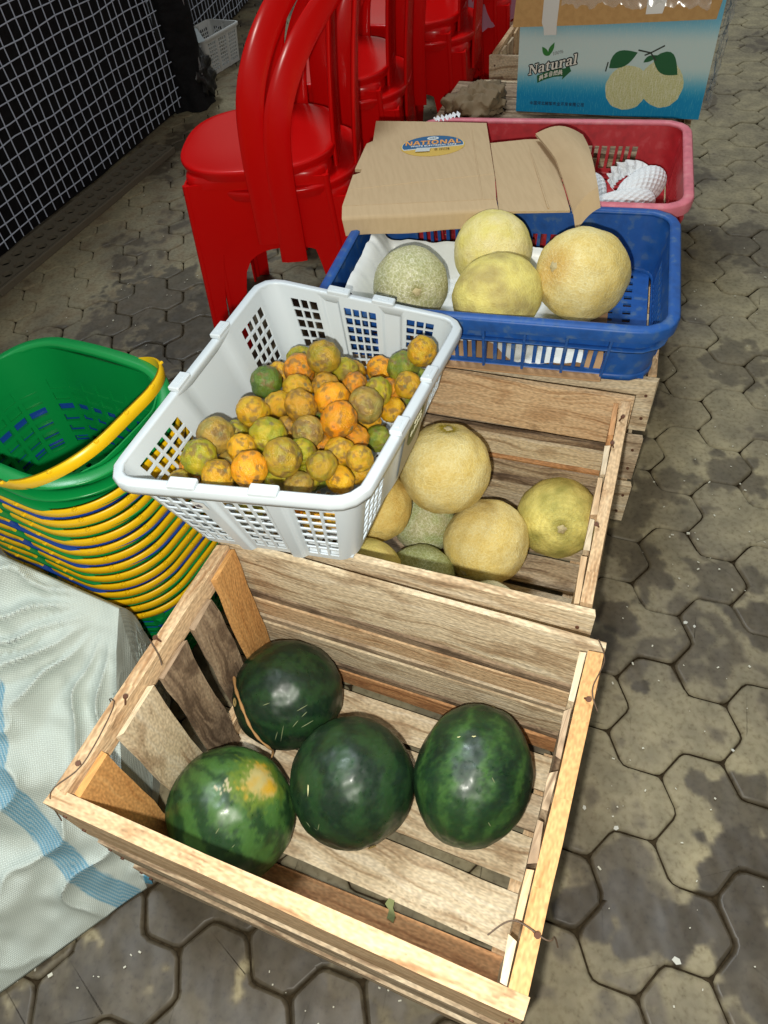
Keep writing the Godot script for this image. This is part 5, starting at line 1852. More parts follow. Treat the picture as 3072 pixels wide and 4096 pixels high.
func build_melons() -> void:
	var mats := {
		"yellow": melon_mat(Color.WHITE, Color.WHITE, Color(0.93, 0.91, 0.82), 400, 0.8, 6.0),
		"net": melon_mat(Color.WHITE, Color.WHITE, Color(0.92, 0.88, 0.76), 401, 1.0, 6.0),
		"pale": melon_mat(Color.WHITE, Color.WHITE, Color(0.76, 0.77, 0.63), 402, 1.0, 5.0),
	}
	# position, radius, stretch, stem direction, base, second colour, net, label, group
	var gold := Color(0.86, 0.71, 0.29)
	var gold2 := Color(0.79, 0.59, 0.20)
	var cream := Color(0.93, 0.84, 0.46)
	var lemon := Color(0.86, 0.77, 0.26)
	var grn := Color(0.70, 0.78, 0.50)
	var gry := Color(0.80, 0.77, 0.58)
	var gc := "melons in the wooden crate"
	var gb := "melons in the blue tray"
	var list := [
		[Vector3(0.113, 0.276, -0.825), 0.0775, 1.0, Vector3(0.135, 0.946, -0.296), cream, gold, "net", "large cream netted melon on top of the pile, touching the basket", gc],
		[Vector3(0.322, 0.108, -0.819), 0.0755, 1.0, Vector3(-0.17, 0.556, 0.814), lemon, Color(0.44, 0.42, 0.12), "yellow", "yellow melon with pale stem scar against the crate's right wall", gc],
		[Vector3(0.178, 0.117, -0.777), 0.0785, 1.04, Vector3(-0.669, -0.015, 0.743), gold, cream, "net", "golden netted melon in the middle of the wooden crate floor", gc],
		[Vector3(-0.007, 0.2, -0.826), 0.0595, 1.05, Vector3(0.3, 0.3, -0.9), gold2, gold, "net", "ochre netted melon beside the basket, under the top melon", gc],
		[Vector3(-0.046, 0.2, -0.686), 0.0600, 1.05, Vector3(-0.9, 0.2, 0.3), lemon, gold, "yellow", "yellow melon half hidden below the basket's front corner", gc],
		[Vector3(0.048, 0.098, -0.728), 0.0645, 1.0, Vector3(0.2, -0.4, 0.9), grn, Color(0.62, 0.70, 0.44), "pale", "green netted melon at the front edge of the melon crate", gc],
		[Vector3(0.075, 0.092, -0.862), 0.0600, 1.0, Vector3(0.7, 0.3, -0.5), gry, grn, "pale", "grey green netted melon deep between the golden melons", gc],
		[Vector3(0.150, 0.0965, -0.632), 0.0640, 1.0, Vector3(0.9, 0.2, -0.2), gry, Color(0.33, 0.34, 0.2), "yellow", "pale grey melon just visible behind the crate's front board", gc],
		[Vector3(-0.058, 0.093, -0.785), 0.0600, 1.0, Vector3(0.5, 0.5, -0.5), gold, cream, "net", "golden melon buried at the bottom under the white basket", gc],
		[Vector3(0.101, 0.455, -1.110), 0.0675, 1.04, Vector3(0.056, 0.376, 0.925), gry, Color(0.70, 0.70, 0.50), "pale", "grey green netted melon at the left in the blue tray", gb],
		[Vector3(0.262, 0.4585, -1.180), 0.0715, 1.02, Vector3(0.3, -0.5, -0.8), lemon, cream, "yellow", "lemon yellow melon at the back of the blue tray", gb],
		[Vector3(0.240, 0.4585, -1.036), 0.0715, 1.08, Vector3(0.95, 0.1, -0.1), Color(0.54, 0.45, 0.18), lemon, "yellow", "plain yellow melon at the front rim of the blue tray", gb],
		[Vector3(0.392, 0.4655, -1.055), 0.0785, 1.06, Vector3(-0.769, 0.521, 0.371), gold, cream, "net", "big golden melon with orange blush at right in blue tray", gb],
	]
	var scar := mat(s8(190, 176, 132), 0.85)
	for k in list.size():
		var w: Array = list[k]
		var o := thing("melon", w[7], "melon", w[0], 0.0, w[8])
		var bs := basis_to(w[3], 1.3 * k)
		var f1 := fnl(420 + k, 1.3, FastNoiseLite.TYPE_SIMPLEX_SMOOTH, 3)
		var f2 := fnl(440 + k, 16.0, FastNoiseLite.TYPE_SIMPLEX, 3)
		var A: Color = w[4]
		var B: Color = w[5]
		var kk := k
		var col := func(d: Vector3) -> Color:
			var c := A.lerp(B, clampf(0.45 + f1.get_noise_3dv(d) * 1.2, 0, 1))
			var b := f2.get_noise_3dv(d)
			c = c.lerp(c * Color(0.80, 0.72, 0.54), clampf((b - 0.28) * 2.4, 0, 0.45))
			var th := d.angle_to(Vector3.UP)
			if kk == 12:
				c = c.lerp(Color(0.56, 0.27, 0.03), (1.0 - smoothstep(0.10, 0.62, th + b * 0.2)) * 0.5)
			elif kk == 0:
				c = c.lerp(Color(0.42, 0.33, 0.03), 1.0 - smoothstep(0.14, 0.30, th + b * 0.12))
			elif kk == 9 or kk == 1:
				c = c.lerp(Color(0.30, 0.26, 0.06), (1.0 - smoothstep(0.10, 0.24, th + b * 0.1)) * 0.7)
			# growth rings round the stem
			if kk in [1, 9]:
				c = c * (1.0 + 0.10 * sin(th * 46.0 + b * 2.0) * (1.0 - smoothstep(0.4, 1.3, th)))
			return c
		var body := put(fruit_mesh(w[1], Vector3(1.0 / sqrt(w[2]), w[2], 1.0 / sqrt(w[2])), 110, 80, 0.035, 460 + k, col, 2.0, 0.03), "rind", mats[w[6]], o)
		body.basis = bs
		var sm := MB.new()
		sm.grid(16, 5, func(u, v):
			var a: float = TAU * (u if u < 1.0 else 0.0)
			var r: float = 0.0088 * v * (1.0 + 0.16 * sin(a * 5.0))
			return Vector3(cos(-a) * r, 0.0030 - 0.0045 * v * v + 0.0008 * sin(v * 9.0 + a * 3.0), sin(-a) * r), true)
		var s := put(sm.mesh(), "stem_scar", scar, o)
		s.basis = bs
		s.position = bs * Vector3(0, w[1] * w[2] * 0.972, 0)


# ------------------------------------------------------------------ oranges
func build_oranges() -> void:
	var m := mat(Color.WHITE, 0.3, 0.5)
	m.vertex_color_use_as_albedo = true
	m.heightmap_enabled = true
	m.heightmap_texture = noise_tex(fnl(500, 0.09, FastNoiseLite.TYPE_SIMPLEX, 2), 256)
	m.heightmap_scale = 0.14
	m.uv1_triplanar = true
	m.uv1_scale = Vector3(0.5, 0.5, 0.5)
	var tones := {
		"dark green": [Color(0.07, 0.14, 0.02), Color(0.12, 0.20, 0.02), 0.05],
		"green": [Color(0.12, 0.20, 0.025), Color(0.25, 0.27, 0.02), 0.1],
		"lime": [Color(0.29, 0.31, 0.02), Color(0.48, 0.38, 0.02), 0.15],
		"mustard": [Color(0.54, 0.36, 0.02), Color(0.62, 0.33, 0.015), 0.3],
		"yellow": [Color(0.74, 0.44, 0.018), Color(0.72, 0.36, 0.012), 0.15],
		"orange": [Color(0.76, 0.27, 0.014), Color(0.66, 0.30, 0.014), 0.4],
		"bright orange": [Color(0.86, 0.33, 0.012), Color(0.80, 0.40, 0.014), 0.3],
		"olive": [Color(0.33, 0.27, 0.03), Color(0.46, 0.29, 0.025), 0.4],
		"brown": [Color(0.56, 0.28, 0.02), Color(0.48, 0.28, 0.03), 0.4],
		"grey": [Color(0.30, 0.25, 0.07), Color(0.42, 0.27, 0.05), 0.5],
	}
	var words := {"dark green": "dark green", "green": "green", "lime": "yellowish green", "mustard": "mustard yellow", "yellow": "bright yellow", "orange": "scabby orange coloured", "bright orange": "bright orange coloured", "olive": "olive brown", "brown": "brownish orange", "grey": "greyish scabbed"}
	var scab := Color(0.20, 0.12, 0.05)
	var meshes := {}
	for t in tones:
		for variant in 2:
			var f1 := fnl(510 + meshes.size(), 1.2, FastNoiseLite.TYPE_SIMPLEX_SMOOTH, 3)
			var f2 := fnl(540 + meshes.size(), 1.3, FastNoiseLite.TYPE_SIMPLEX, 3)
			var f3 := fnl(570 + meshes.size(), 14.0, FastNoiseLite.TYPE_SIMPLEX, 2)
			var A: Color = tones[t][0]
			var B: Color = tones[t][1]
			var amt: float = tones[t][2]
			var col := func(d: Vector3) -> Color:
				var c := A.lerp(B, clampf(0.5 + f1.get_noise_3dv(d) * 1.6, 0, 1))
				var s := f2.get_noise_3dv(d) + f3.get_noise_3dv(d) * 0.06
				c = c.lerp(scab, smoothstep(0.24 - amt * 0.28, 0.36 - amt * 0.28, s) * 0.72)
				c = c * (1.0 + 0.10 * f3.get_noise_3dv(d))
				c = Color(c.r * 0.98, c.g * 0.95, c.b * 0.8)
				if d.y > 0.985:
					c = Color(0.22, 0.19, 0.08)
				return c
			meshes[t + str(variant)] = fruit_mesh(1.0, Vector3(1.0, 0.92, 1.0), 54, 38, 0.10, 600 + meshes.size(), col, 2.0, 0.05)
	var oranges := [
		[-0.149, 0.488, -0.852, 0.0238, "dark green"], [-0.136, 0.459, -0.903, 0.0195, "yellow"], [-0.100, 0.476, -0.887, 0.0237, "orange"], [-0.059, 0.499, -0.878, 0.0251, "olive"], [-0.031, 0.464, -0.885, 0.0210, "lime"], [-0.103, 0.479, -0.836, 0.0220, "mustard"], [-0.062, 0.471, -0.843, 0.0212, "brown"], [-0.053, 0.483, -0.799, 0.0252, "bright orange"], [-0.018, 0.463, -0.846, 0.0199, "orange"], [0.016, 0.464, -0.824, 0.0212, "lime"],
		[0.060, 0.452, -0.888, 0.0247, "green"], [0.090, 0.490, -0.872, 0.0222, "mustard"], [0.062, 0.455, -0.840, 0.0200, "mustard"], [0.035, 0.436, -0.856, 0.0195, "orange"], [-0.006, 0.474, -0.785, 0.0255, "grey"], [-0.133, 0.479, -0.807, 0.0204, "mustard"], [-0.098, 0.490, -0.784, 0.0237, "brown"], [-0.166, 0.496, -0.778, 0.0233, "mustard"], [0.034, 0.429, -0.818, 0.0195, "yellow"], [-0.045, 0.488, -0.746, 0.0257, "orange"],
		[-0.091, 0.479, -0.740, 0.0223, "grey"], [-0.144, 0.493, -0.728, 0.0249, "lime"], [-0.197, 0.470, -0.766, 0.0195, "lime"], [-0.214, 0.506, -0.728, 0.0244, "grey"], [-0.232, 0.511, -0.684, 0.0238, "lime"], [-0.179, 0.499, -0.703, 0.0191, "yellow"], [-0.207, 0.505, -0.651, 0.0208, "mustard"], [-0.202, 0.470, -0.708, 0.0195, "grey"], [-0.252, 0.476, -0.706, 0.0190, "orange"], [-0.164, 0.512, -0.648, 0.0231, "bright orange"],
		[-0.123, 0.503, -0.671, 0.0257, "olive"], [-0.101, 0.479, -0.701, 0.0192, "lime"], [-0.075, 0.478, -0.670, 0.0208, "olive"], [-0.050, 0.463, -0.708, 0.0206, "mustard"], [-0.023, 0.470, -0.682, 0.0181, "mustard"], [-0.072, 0.443, -0.745, 0.0195, "orange"], [-0.026, 0.448, -0.749, 0.0195, "orange"], [0.006, 0.430, -0.759, 0.0195, "green"], [-0.054, 0.444, -0.672, 0.0195, "yellow"], [-0.100, 0.445, -0.684, 0.0195, "lime"],
		[-0.138, 0.455, -0.676, 0.0195, "lime"], [-0.262, 0.488, -0.664, 0.0170, "olive"], [-0.109, 0.465, -0.653, 0.0195, "grey"], [-0.004, 0.431, -0.796, 0.0195, "yellow"], [-0.124, 0.459, -0.772, 0.0195, "brown"], [-0.081, 0.449, -0.797, 0.0195, "green"]]
	var fill := [[-0.158, 0.438, -0.725, 0.0260], [-0.179, 0.437, -0.664, 0.0253], [-0.112, 0.420, -0.893, 0.0231], [-0.145, 0.422, -0.777, 0.0241], [-0.150, 0.418, -0.845, 0.0242], [-0.003, 0.412, -0.849, 0.0211], [0.025, 0.431, -0.916, 0.0223], [-0.024, 0.425, -0.922, 0.0256], [-0.210, 0.416, -0.706, 0.0216], [-0.063, 0.424, -0.849, 0.0233], [-0.093, 0.405, -0.640, 0.0215], [-0.094, 0.413, -0.716, 0.0221], [-0.031, 0.413, -0.771, 0.0215], [-0.099, 0.405, -0.764, 0.0245], [-0.026, 0.424, -0.707, 0.0222], [-0.101, 0.453, -0.942, 0.0220], [-0.171, 0.444, -0.805, 0.0210], [-0.065, 0.442, -0.617, 0.0213], [0.087, 0.405, -0.907, 0.0210], [-0.063, 0.450, -0.910, 0.0213], [-0.189, 0.424, -0.759, 0.0211], [-0.080, 0.415, -0.944, 0.0212], [-0.112, 0.437, -0.819, 0.0210], [-0.131, 0.414, -0.664, 0.0223], [-0.225, 0.451, -0.678, 0.0233], [0.063, 0.409, -0.869, 0.0215], [-0.039, 0.441, -0.815, 0.0213]]
	# rows across the basket, counted from its far end
	var V := Vector2(0.42, -0.907)
	var U := Vector2(0.907, 0.42)
	var rows := {}
	for k in oranges.size():
		var q := Vector2(oranges[k][0], oranges[k][2])
		var r := clampi(int((q.dot(V) - 0.50) / 0.054), 0, 6)
		if not rows.has(r):
			rows[r] = []
		rows[r].append([q.dot(U), k])
	var nth := ["first", "second", "third", "fourth", "fifth", "sixth", "seventh", "eighth", "ninth", "tenth", "eleventh", "twelfth"]
	var keys := rows.keys()
	keys.sort()
	var labels := {}
	for ri in keys.size():
		var list: Array = rows[keys[ri]]
		list.sort_custom(func(a, b): return a[0] < b[0])
		for i in list.size():
			labels[list[i][1]] = "%s orange, %s from the left in the %s row from the basket's front" % [words[oranges[list[i][1]][4]], nth[i], nth[ri]]
	var g := "oranges in the white basket"
	for k in oranges.size():
		var q: Array = oranges[k]
		var o := put(meshes[q[4] + str(k % 2)], "orange", m)
		o.transform = Transform3D(basis_to(Vector3(rng.randf_range(-1, 1), rng.randf_range(-0.6, 1), rng.randf_range(-1, 1)), rng.randf() * TAU).scaled(Vector3.ONE * q[3] * 1.05), Vector3(q[0], q[1], q[2]))
		tag(o, labels[k], "orange", g)
	var kinds := ["mustard", "lime", "orange", "yellow", "green", "olive", "bright orange"]
	for k in fill.size():
		var q: Array = fill[k]
		var o := put(meshes[kinds[k % 7] + str(k % 2)], "orange", m)
		o.transform = Transform3D(basis_to(Vector3(rng.randf_range(-1, 1), rng.randf_range(-0.6, 1), rng.randf_range(-1, 1)), rng.randf() * TAU).scaled(Vector3.ONE * q[3] * 1.05), Vector3(q[0], q[1], q[2]))
		tag(o, "orange buried beneath the top layer in the white basket", "orange", g)


# ------------------------------------------------------------------ woven sack
func build_sack() -> void:
	var o := thing("woven_sack", "full white woven plastic sack with blue stripe, leaning on the crate", "sack", Vector3(-0.62, 0, -0.42))
	var c := o.position
	var f1 := fnl(700, 1.0, FastNoiseLite.TYPE_SIMPLEX_SMOOTH, 3)
	var f2 := fnl(701, 1.0, FastNoiseLite.TYPE_SIMPLEX_SMOOTH, 2)
	var stripe := [Vector2(-0.66, -0.56), Vector2(-0.589, -0.523), Vector2(-0.567, -0.499), Vector2(-0.566, -0.405), Vector2(-0.538, -0.357), Vector2(-0.493, -0.302), Vector2(-0.45, -0.285)]
	# sections from the right end (s = 0) to the left (s = 1)
	var sec := func(s: float) -> Array:
		var F := Vector3(-0.432, 0.006, -0.300).lerp(Vector3(-1.05, 0.006, 0.05), s)
		var K := Vector3(-0.392, 0.335, -0.585).lerp(Vector3(-0.90, 0.53, -0.83), s)
		var Bk := Vector3(-0.425, 0.006, -0.605).lerp(Vector3(-1.0, 0.006, -0.86), s)
		return [F, K, Bk]
	var pos := func(u: float, v: float) -> Vector3:
		# u: 0 right end centre .. 1 left end ; v round the section
		var s := clampf((u - 0.10) / 0.90, 0.0, 1.0)
		var q: Array = sec.call(s)
		var F: Vector3 = q[0]; var K: Vector3 = q[1]; var Bk: Vector3 = q[2]
		var t := fposmod(v, 1.0)
		var p: Vector3
		if t < 0.5:
			var w := t / 0.5
			var mid := F.lerp(K, 0.46) + Vector3(0.0, 0.085, 0.045)
			p = F * (1 - w) * (1 - w) + mid * 2 * w * (1 - w) + K * w * w
		elif t < 0.8:
			var w := (t - 0.5) / 0.3
			var mid2 := K.lerp(Bk, 0.35) + Vector3(0.0, 0.02, -0.07)
			p = K * (1 - w) * (1 - w) + mid2 * 2 * w * (1 - w) + Bk * w * w
		else:
			p = Bk.lerp(F, (t - 0.8) / 0.2)
		if u < 0.10:
			var ce: Vector3 = (F + K + Bk) / 3.0 + Vector3(0.012, 0.0, 0.0)
			p = ce.lerp(p, smoothstep(0.0, 1.0, sin(u / 0.10 * PI * 0.5)) if u > 0.0 else 0.0)
		# folds that run from the tied upper corner
		if t < 0.8:
			var kc := Vector3(-0.392, 0.335, -0.585)
			var d := p - kc
			var ang := atan2(d.x, d.z)
			var far := smoothstep(0.03, 0.16, d.length())
			var fold := (1.0 - 2.0 * sqrt(absf(sin(ang * 11.0 + 4.5 * f1.get_noise_3d(p.x * 3.4, p.y * 3.4, p.z * 3.4))))) * (0.013 + 0.014 * f2.get_noise_3d(p.x * 5.0, 3.0, p.z * 5.0)) * far * (1.0 - 0.55 * smoothstep(0.25, 0.6, d.length()))
			fold += 0.022 * f1.get_noise_3d(p.x * 4.5, p.y * 4.5, p.z * 4.5)
			fold += 0.008 * f2.get_noise_3d(p.x * 16.0 + 7.0, p.y * 10.0, p.z * 16.0)
			p += Vector3(0.25, 0.8, 0.5) * fold * minf(1.0, p.y * 14.0 + 0.15)
		p.y = maxf(p.y, 0.002)
		return p - c
	var white := Color(0.55, 0.62, 0.57)
	var bl := Color(0.09, 0.30, 0.44)
	var col := func(_u: float, _v: float, p: Vector3) -> Color:
		var w := p + c
		var q := Vector2(w.x, w.z)
		var best := 9.0
		for i in stripe.size() - 1:
			best = minf(best, q.distance_to(Geometry2D.get_closest_point_to_segment(q, stripe[i], stripe[i + 1])))
		var k := 1.0 - smoothstep(0.0150, 0.0165, best)
		var chk := 0.95 if sin(_u * 900.0) * sin(_v * 820.0) > 0.0 else 0.45
		return white.lerp(bl, k * chk)
	var mb := MB.new()
	mb.grid(300, 260, pos, true, Vector2(19.0, 25.0), col)
	# woven tape texture
	var n := 128
	var wv := Image.create(n, n, false, Image.FORMAT_RGB8)
	var hb := Image.create(n, n, false, Image.FORMAT_L8)
	for y in n:
		for x in n:
			var ix := int(x / 8.0); var iy := int(y / 8.0)
			var a := (x % 8) / 7.0; var b := (y % 8) / 7.0
			var over := (ix + iy) % 2 == 0
			var e := sin(PI * (b if over else a)) * (0.75 + 0.25 * sin(PI * (a if over else b)))
			hb.set_pixel(x, y, Color.WHITE * clampf(e, 0, 1))
			var l := 0.86 + 0.14 * clampf(e * 1.4, 0, 1)
			wv.set_pixel(x, y, Color(l, l, l))
	var m := mat(Color.WHITE, 0.42, 0.5)
	m.vertex_color_use_as_albedo = true
	m.albedo_texture = ImageTexture.create_from_image(wv)
	m.heightmap_enabled = true
	m.heightmap_texture = ImageTexture.create_from_image(hb)
	m.heightmap_scale = 0.06
	m.uv1_scale = Vector3(1, 1, 1)
	put(mb.mesh(), "bag", m, o)
	# pinched bottom corner with the frayed hem
	var ear := MB.new()
	ear.grid(24, 18, func(u, v):
		var a := Vector3(-0.485, 0.012, -0.318).lerp(Vector3(-0.425, 0.07, -0.385), u)
		var tip := Vector3(-0.418, 0.022, -0.300).lerp(Vector3(-0.398, 0.045, -0.315), u)
		var p: Vector3 = a.lerp(tip, v)
		p.y += 0.012 * sin(u * 9.0) * sin(v * 2.6) + 0.012 * sin(PI * u)
		return p - c, true, Vector2(0.5, 0.5), func(_u, v, _p): return bl if v > 0.78 else white)
	put(ear.mesh(), "corner_ear", m, o)


# ------------------------------------------------------------------ small things
func build_small() -> void:
	# foam-netted pears in the red tray
	var foam := mat(s8(232, 236, 238), 0.7, 0.3)
	var list := [
		[Vector3(0.632, 0.412, -1.428), 0.036, 0.072, 0.65, "white foam net sleeve with ruffled end, right in the red tray"],
		[Vector3(0.572, 0.407, -1.376), 0.031, 0.075, 0.12, "white foam net sleeve lying along the red tray's front"],
		[Vector3(0.530, 0.409, -1.447), 0.033, 0.050, 1.3, "white foam net sleeve beside the cardboard in the red tray"],
	]
	for k in list.size():
		var w: Array = list[k]
		var o := thing("foam_net", w[4], "foam net", w[0], w[3], "foam fruit nets in the red tray")
		var R: float = w[1]
		var Ln: float = w[2]
		var b := MB.new()
		b.grid(120, 90, func(u, v):
			var a: float = TAU * (u if u < 1.0 else 0.0)
			var t: float = v * 2.0 - 1.0
			var r := R * sqrt(maxf(0.0, 1.0 - pow(absf(t), 2.6)))
			var net := absf(sin(a * 9.0 + t * 11.0)) * absf(sin(a * 9.0 - t * 11.0))
			r *= 1.0 - 0.085 * net
			return Vector3(t * Ln, cos(a) * r, -sin(a) * r), true)
		put(b.mesh(), "sleeve", foam, o)
		if k == 0:
			var rf := MB.new()
			var fz := fnl(800, 1.0, FastNoiseLite.TYPE_SIMPLEX, 3)
			rf.grid(90, 10, func(u, v):
				var a: float = lerpf(-0.2, PI + 0.5, u)
				var rr: float = R * (0.75 + 0.55 * v) + 0.006 * sin(u * 60.0) * v + 0.007 * fz.get_noise_2d(u * 14.0, v * 2.0)
				return Vector3(-0.01 + cos(a) * Ln * (0.75 + 0.2 * v), 0.012 + 0.028 * sin(PI * u) * v, -0.022 - sin(a) * rr * 0.75), true)
			put(rf.mesh(), "ruffle", foam, o)
	var bit := thing("foam_scrap", "scrap of white foam on the red tray's back left corner", "foam scrap", Vector3(0.262, 0.5005, -1.69), 0.2)
	var bb := MB.new()
	bb.grid(30, 6, func(u, v):
		return Vector3((u - 0.5) * 0.06, 0.004 + 0.003 * sin(u * 40.0), (v - 0.5) * 0.02 + 0.003 * sin(u * 30.0)), true)
	put(bb.mesh(), "scrap", foam, bit)

	# crumpled brown paper left of the carton
	var hp := thing("crumpled_paper", "heap of crumpled brown packing paper left of the pear carton", "paper", Vector3(0.40, 0.379, -2.03), 0.4)
	var fh := fnl(820, 1.0, FastNoiseLite.TYPE_SIMPLEX, 4)
	var hm := MB.new()
	hm.grid(60, 36, func(u, v):
		var a: float = TAU * (u if u < 1.0 else 0.0)
		var th: float = PI * v
		var d := Vector3(sin(th) * cos(a), cos(th), sin(th) * sin(a))
		var r := 1.0 + 0.42 * fh.get_noise_3d(d.x * 0.9, d.y * 0.9, d.z * 0.9)
		return Vector3(d.x * 0.085 * r, maxf(0.002, 0.022 + d.y * 0.040 * r + 0.012 * fh.get_noise_2d(d.x * 3.0, d.z * 3.0)), d.z * 0.07 * r))
	put(hm.mesh(), "paper", mat(s8(126, 108, 82), 0.85), hp)

	# far small white crate by the fence
	var fw := thing("plastic_crate", "small white plastic crate on the ground by the far mesh panel", "crate", Vector3(-0.53, 0.0, -3.99), 0.98)
	fw.scale = Vector3.ONE * 0.64
	var wm := mat(s8(196, 200, 200), 0.5)
	var T := [Vector3(-0.21, 0.25, 0.14), Vector3(0.21, 0.25, 0.14), Vector3(0.21, 0.25, -0.14), Vector3(-0.21, 0.25, -0.14)]
	var B := [Vector3(-0.185, 0.002, 0.115), Vector3(0.185, 0.002, 0.115), Vector3(0.185, 0.002, -0.115), Vector3(-0.185, 0.002, -0.115)]
	var t := tub(B, T, 0.025)
	for w in 4:
		put(tub_wall(t, w, [[0.08, 0.3, 4], [0.39, 0.61, 4], [0.7, 0.92, 4]] if w % 2 == 0 else [[0.12, 0.42, 4], [0.58, 0.88, 4]], 8, 0.1, 0.84, 0.34, 0.003, 0.006), "wall", wm, fw)
	put(tub_ring(t, 1.0, [[0.001, -0.02], [0.012, -0.019], [0.013, 0.0], [0.0, 0.002], [-0.004, -0.003]], 20), "rim", wm, fw)
	put(tub_floor(t, 8, 6, 0.08, 0.5, 0.003), "floor", wm, fw)
	# black bag and paper at the foot of the tarpaulin roll
	var bag := thing("black_bag", "crumpled black plastic bag at the foot of the tarpaulin roll", "plastic bag", Vector3(-0.56, 0, -3.55), 0.5)
	var fb := fnl(810, 1.0, FastNoiseLite.TYPE_SIMPLEX, 4)
	var bm := MB.new()
	bm.grid(40, 26, func(u, v):
		var a: float = TAU * (u if u < 1.0 else 0.0)
		var th: float = PI * v
		var d := Vector3(sin(th) * cos(a), cos(th), sin(th) * sin(a))
		var r := 1.0 + 0.45 * fb.get_noise_3d(d.x * 2.2, d.y * 2.2, d.z * 2.2)
		return Vector3(d.x * 0.075 * r, maxf(0.0, 0.10 + d.y * 0.105 * r), d.z * 0.075 * r))
	put(bm.mesh(), "bag", mat(s8(24, 24, 26), 0.4), bag)
	var pp := thing("paper_scrap", "folded pale paper scrap on the black bag", "paper", Vector3(-0.555, 0.205, -3.60), 0.4)
	var pb := MB.new()
	pb.extrude(PackedVector2Array([Vector2(-0.07, 0), Vector2(0.06, 0.01), Vector2(0.045, 0.07), Vector2(-0.02, 0.10)]), func(p, d): return Vector3(p.x, p.y * 0.7 + d, 0.02 - p.y * 0.5), 0.0, 0.0015)
	put(pb.mesh(), "paper", mat(s8(170, 184, 190), 0.6), pp)

	# dry leaf scrap and loose bits on the watermelon crate's floor
	var lf := thing("leaf_scrap", "torn pale green leaf scrap on the watermelon crate floor", "leaf", Vector3(-0.065, 0.031, -0.205), 0.6)
	var lb := MB.new()
	lb.extrude(PackedVector2Array([Vector2(0, 0), Vector2(0.008, 0.004), Vector2(0.012, 0.014), Vector2(0.02, 0.02), Vector2(0.016, 0.028), Vector2(0.007, 0.026), Vector2(0.006, 0.016), Vector2(-0.003, 0.01)]), func(p, d): return Vector3(p.x, d + 0.002 * sin(p.y * 200.0), -p.y), 0.0, 0.0006)
	put(lb.mesh(), "leaf", mat(s8(128, 134, 84), 0.8), lf)
	# steel wire loops tied at the front crate's corners
	var ct := Transform3D(Basis(Vector3.UP, -0.482), Vector3(-0.087, 0, -0.358))
	var wires := [
		["rusty wire tied round the watermelon crate's front left corner", [Vector3(-0.268, 0.33, 0.206), Vector3(-0.27, 0.378, 0.19), Vector3(-0.255, 0.3785, 0.15), Vector3(-0.262, 0.38, 0.08), Vector3(-0.28, 0.37, 0.07), Vector3(-0.278, 0.345, 0.075)]],
		["rusty wire tied on the watermelon crate's left rail", [Vector3(-0.279, 0.34, -0.02), Vector3(-0.274, 0.379, -0.015), Vector3(-0.25, 0.381, 0.0), Vector3(-0.24, 0.374, 0.01)]],
		["rusty wire tied at the watermelon crate's front right corner", [Vector3(0.225, 0.379, 0.15), Vector3(0.245, 0.381, 0.13), Vector3(0.278, 0.3815, 0.135), Vector3(0.284, 0.372, 0.128), Vector3(0.290, 0.355, 0.132)]],
		["thin wire bent over the watermelon crate's back right corner", [Vector3(0.262, 0.3785, -0.198), Vector3(0.274, 0.382, -0.17), Vector3(0.268, 0.38, -0.13), Vector3(0.279, 0.37, -0.11)]],
	]
	for w in wires:
		var ctr: Vector3 = ct * (w[1][2] as Vector3)
		var o := thing("binding_wire", w[0], "wire", ctr)
		var cv := Curve3D.new()
		var pts: Array = w[1]
		for i in pts.size():
			var p: Vector3 = ct * (pts[i] as Vector3) - ctr
			var tn: Vector3 = ct.basis * ((pts[mini(i + 1, pts.size() - 1)] - pts[maxi(i - 1, 0)]) / 5.0)
			cv.add_point(p, -tn, tn)
		var sm := []
		for i in 26:
			sm.append(cv.sample_baked(cv.get_baked_length() * i / 25.0, true))
		var b := MB.new()
		b.tube(sm, 0.0008, 6)
		put(b.mesh(), "wire", W.wire, o)
	# pale litter on the pavement
	var lit := mat(s8(186, 186, 176), 0.6)
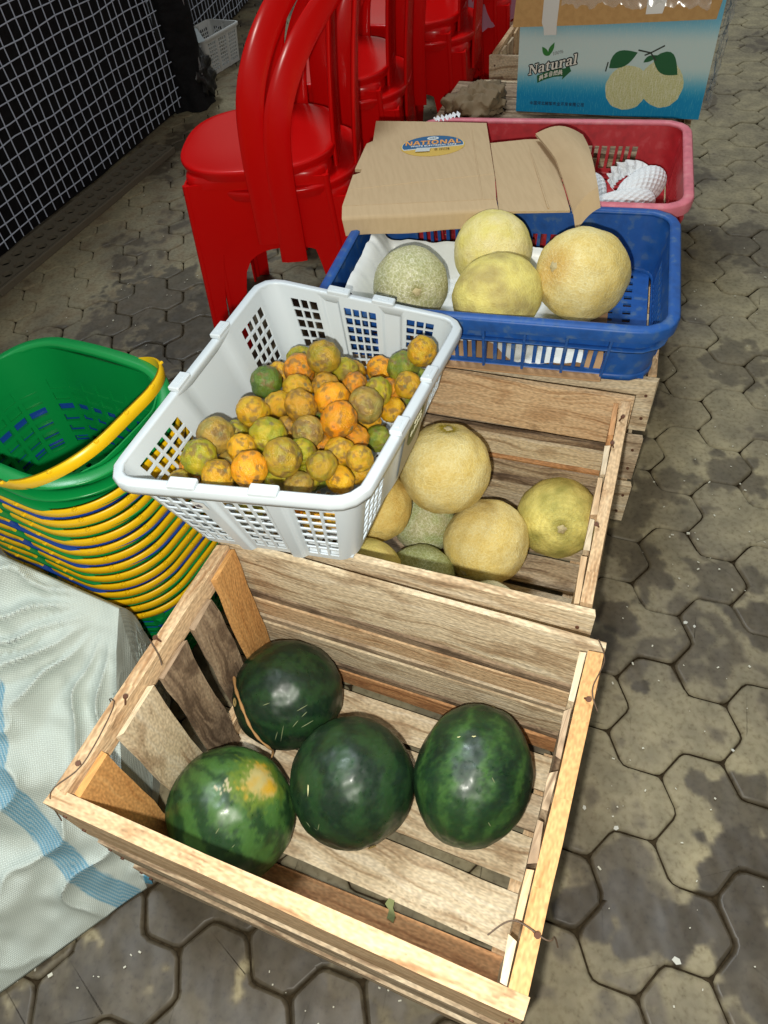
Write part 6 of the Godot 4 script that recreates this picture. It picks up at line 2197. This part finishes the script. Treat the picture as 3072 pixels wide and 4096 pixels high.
	var spots := [[Vector3(0.515, 0, -0.622), 0.007, "white shard"], [Vector3(0.527, 0, -0.612), 0.005, "small white shard"], [Vector3(0.50, 0, -0.386), 0.0045, "white chip"], [Vector3(0.283, 0, -0.295), 0.007, "white crumb"], [Vector3(0.245, 0, -0.33), 0.006, "pale crumb"], [Vector3(0.31, 0, -0.12), 0.010, "white scrap"]]
	var where := ["on the paver right of the melon crate", "beside the larger shard right of the melon crate", "on the paver right of the crate's middle", "on the paver by the crate's front half", "close to the crate's right rail", "on the wet paver at the bottom right"]
	for k in spots.size():
		var o := thing("litter_bit", "%s lying %s" % [spots[k][2], where[k]], "litter", spots[k][0] + Vector3(0, 0.0015, 0), k * 1.1)
		var b := MB.new()
		var r: float = spots[k][1] * 0.6
		b.extrude(PackedVector2Array([Vector2(-r, -r * 0.5), Vector2(0.2 * r, -r * 0.8), Vector2(r, 0), Vector2(0.3 * r, r * 0.7), Vector2(-0.8 * r, r * 0.5)]), func(p, d): return Vector3(p.x, d + 0.0005, -p.y), 0.0, 0.0018)
		put(b.mesh(), "flake", lit, o)
	# tiny pale grit scattered over the pavement
	var gr := MB.new()
	for k in 620:
		var x := rng.randf_range(0.22, 1.3) if k < 420 else rng.randf_range(-1.0, 0.0)
		var z := rng.randf_range(-2.0, 0.05) if k < 420 else (rng.randf_range(-3.0, -1.2) if k < 540 else rng.randf_range(-0.22, 0.05))
		var u := (Vector2(x, z) - Vector2(-0.087, -0.358)).dot(Vector2(0.887, 0.463))
		if k < 420 and u < 0.3:
			continue
		var r := rng.randf_range(0.0006, 0.0022) * (2.0 if k % 23 == 0 else 1.0)
		var a := rng.randf() * TAU
		gr.box(Transform3D(Basis(Vector3.UP, a), Vector3(x, 0.0022 + r * 0.3, z)), Vector3(r * rng.randf_range(1.2, 3.0), r * 0.8, r * 1.2), 0.0001)
	var go := put(gr.mesh(), "grit", mat(s8(190, 188, 172), 0.7))
	go.set_meta("kind", "stuff")
	go.set_meta("label", "tiny pale grit and crumbs scattered over the pavement")
	go.set_meta("category", "grit")
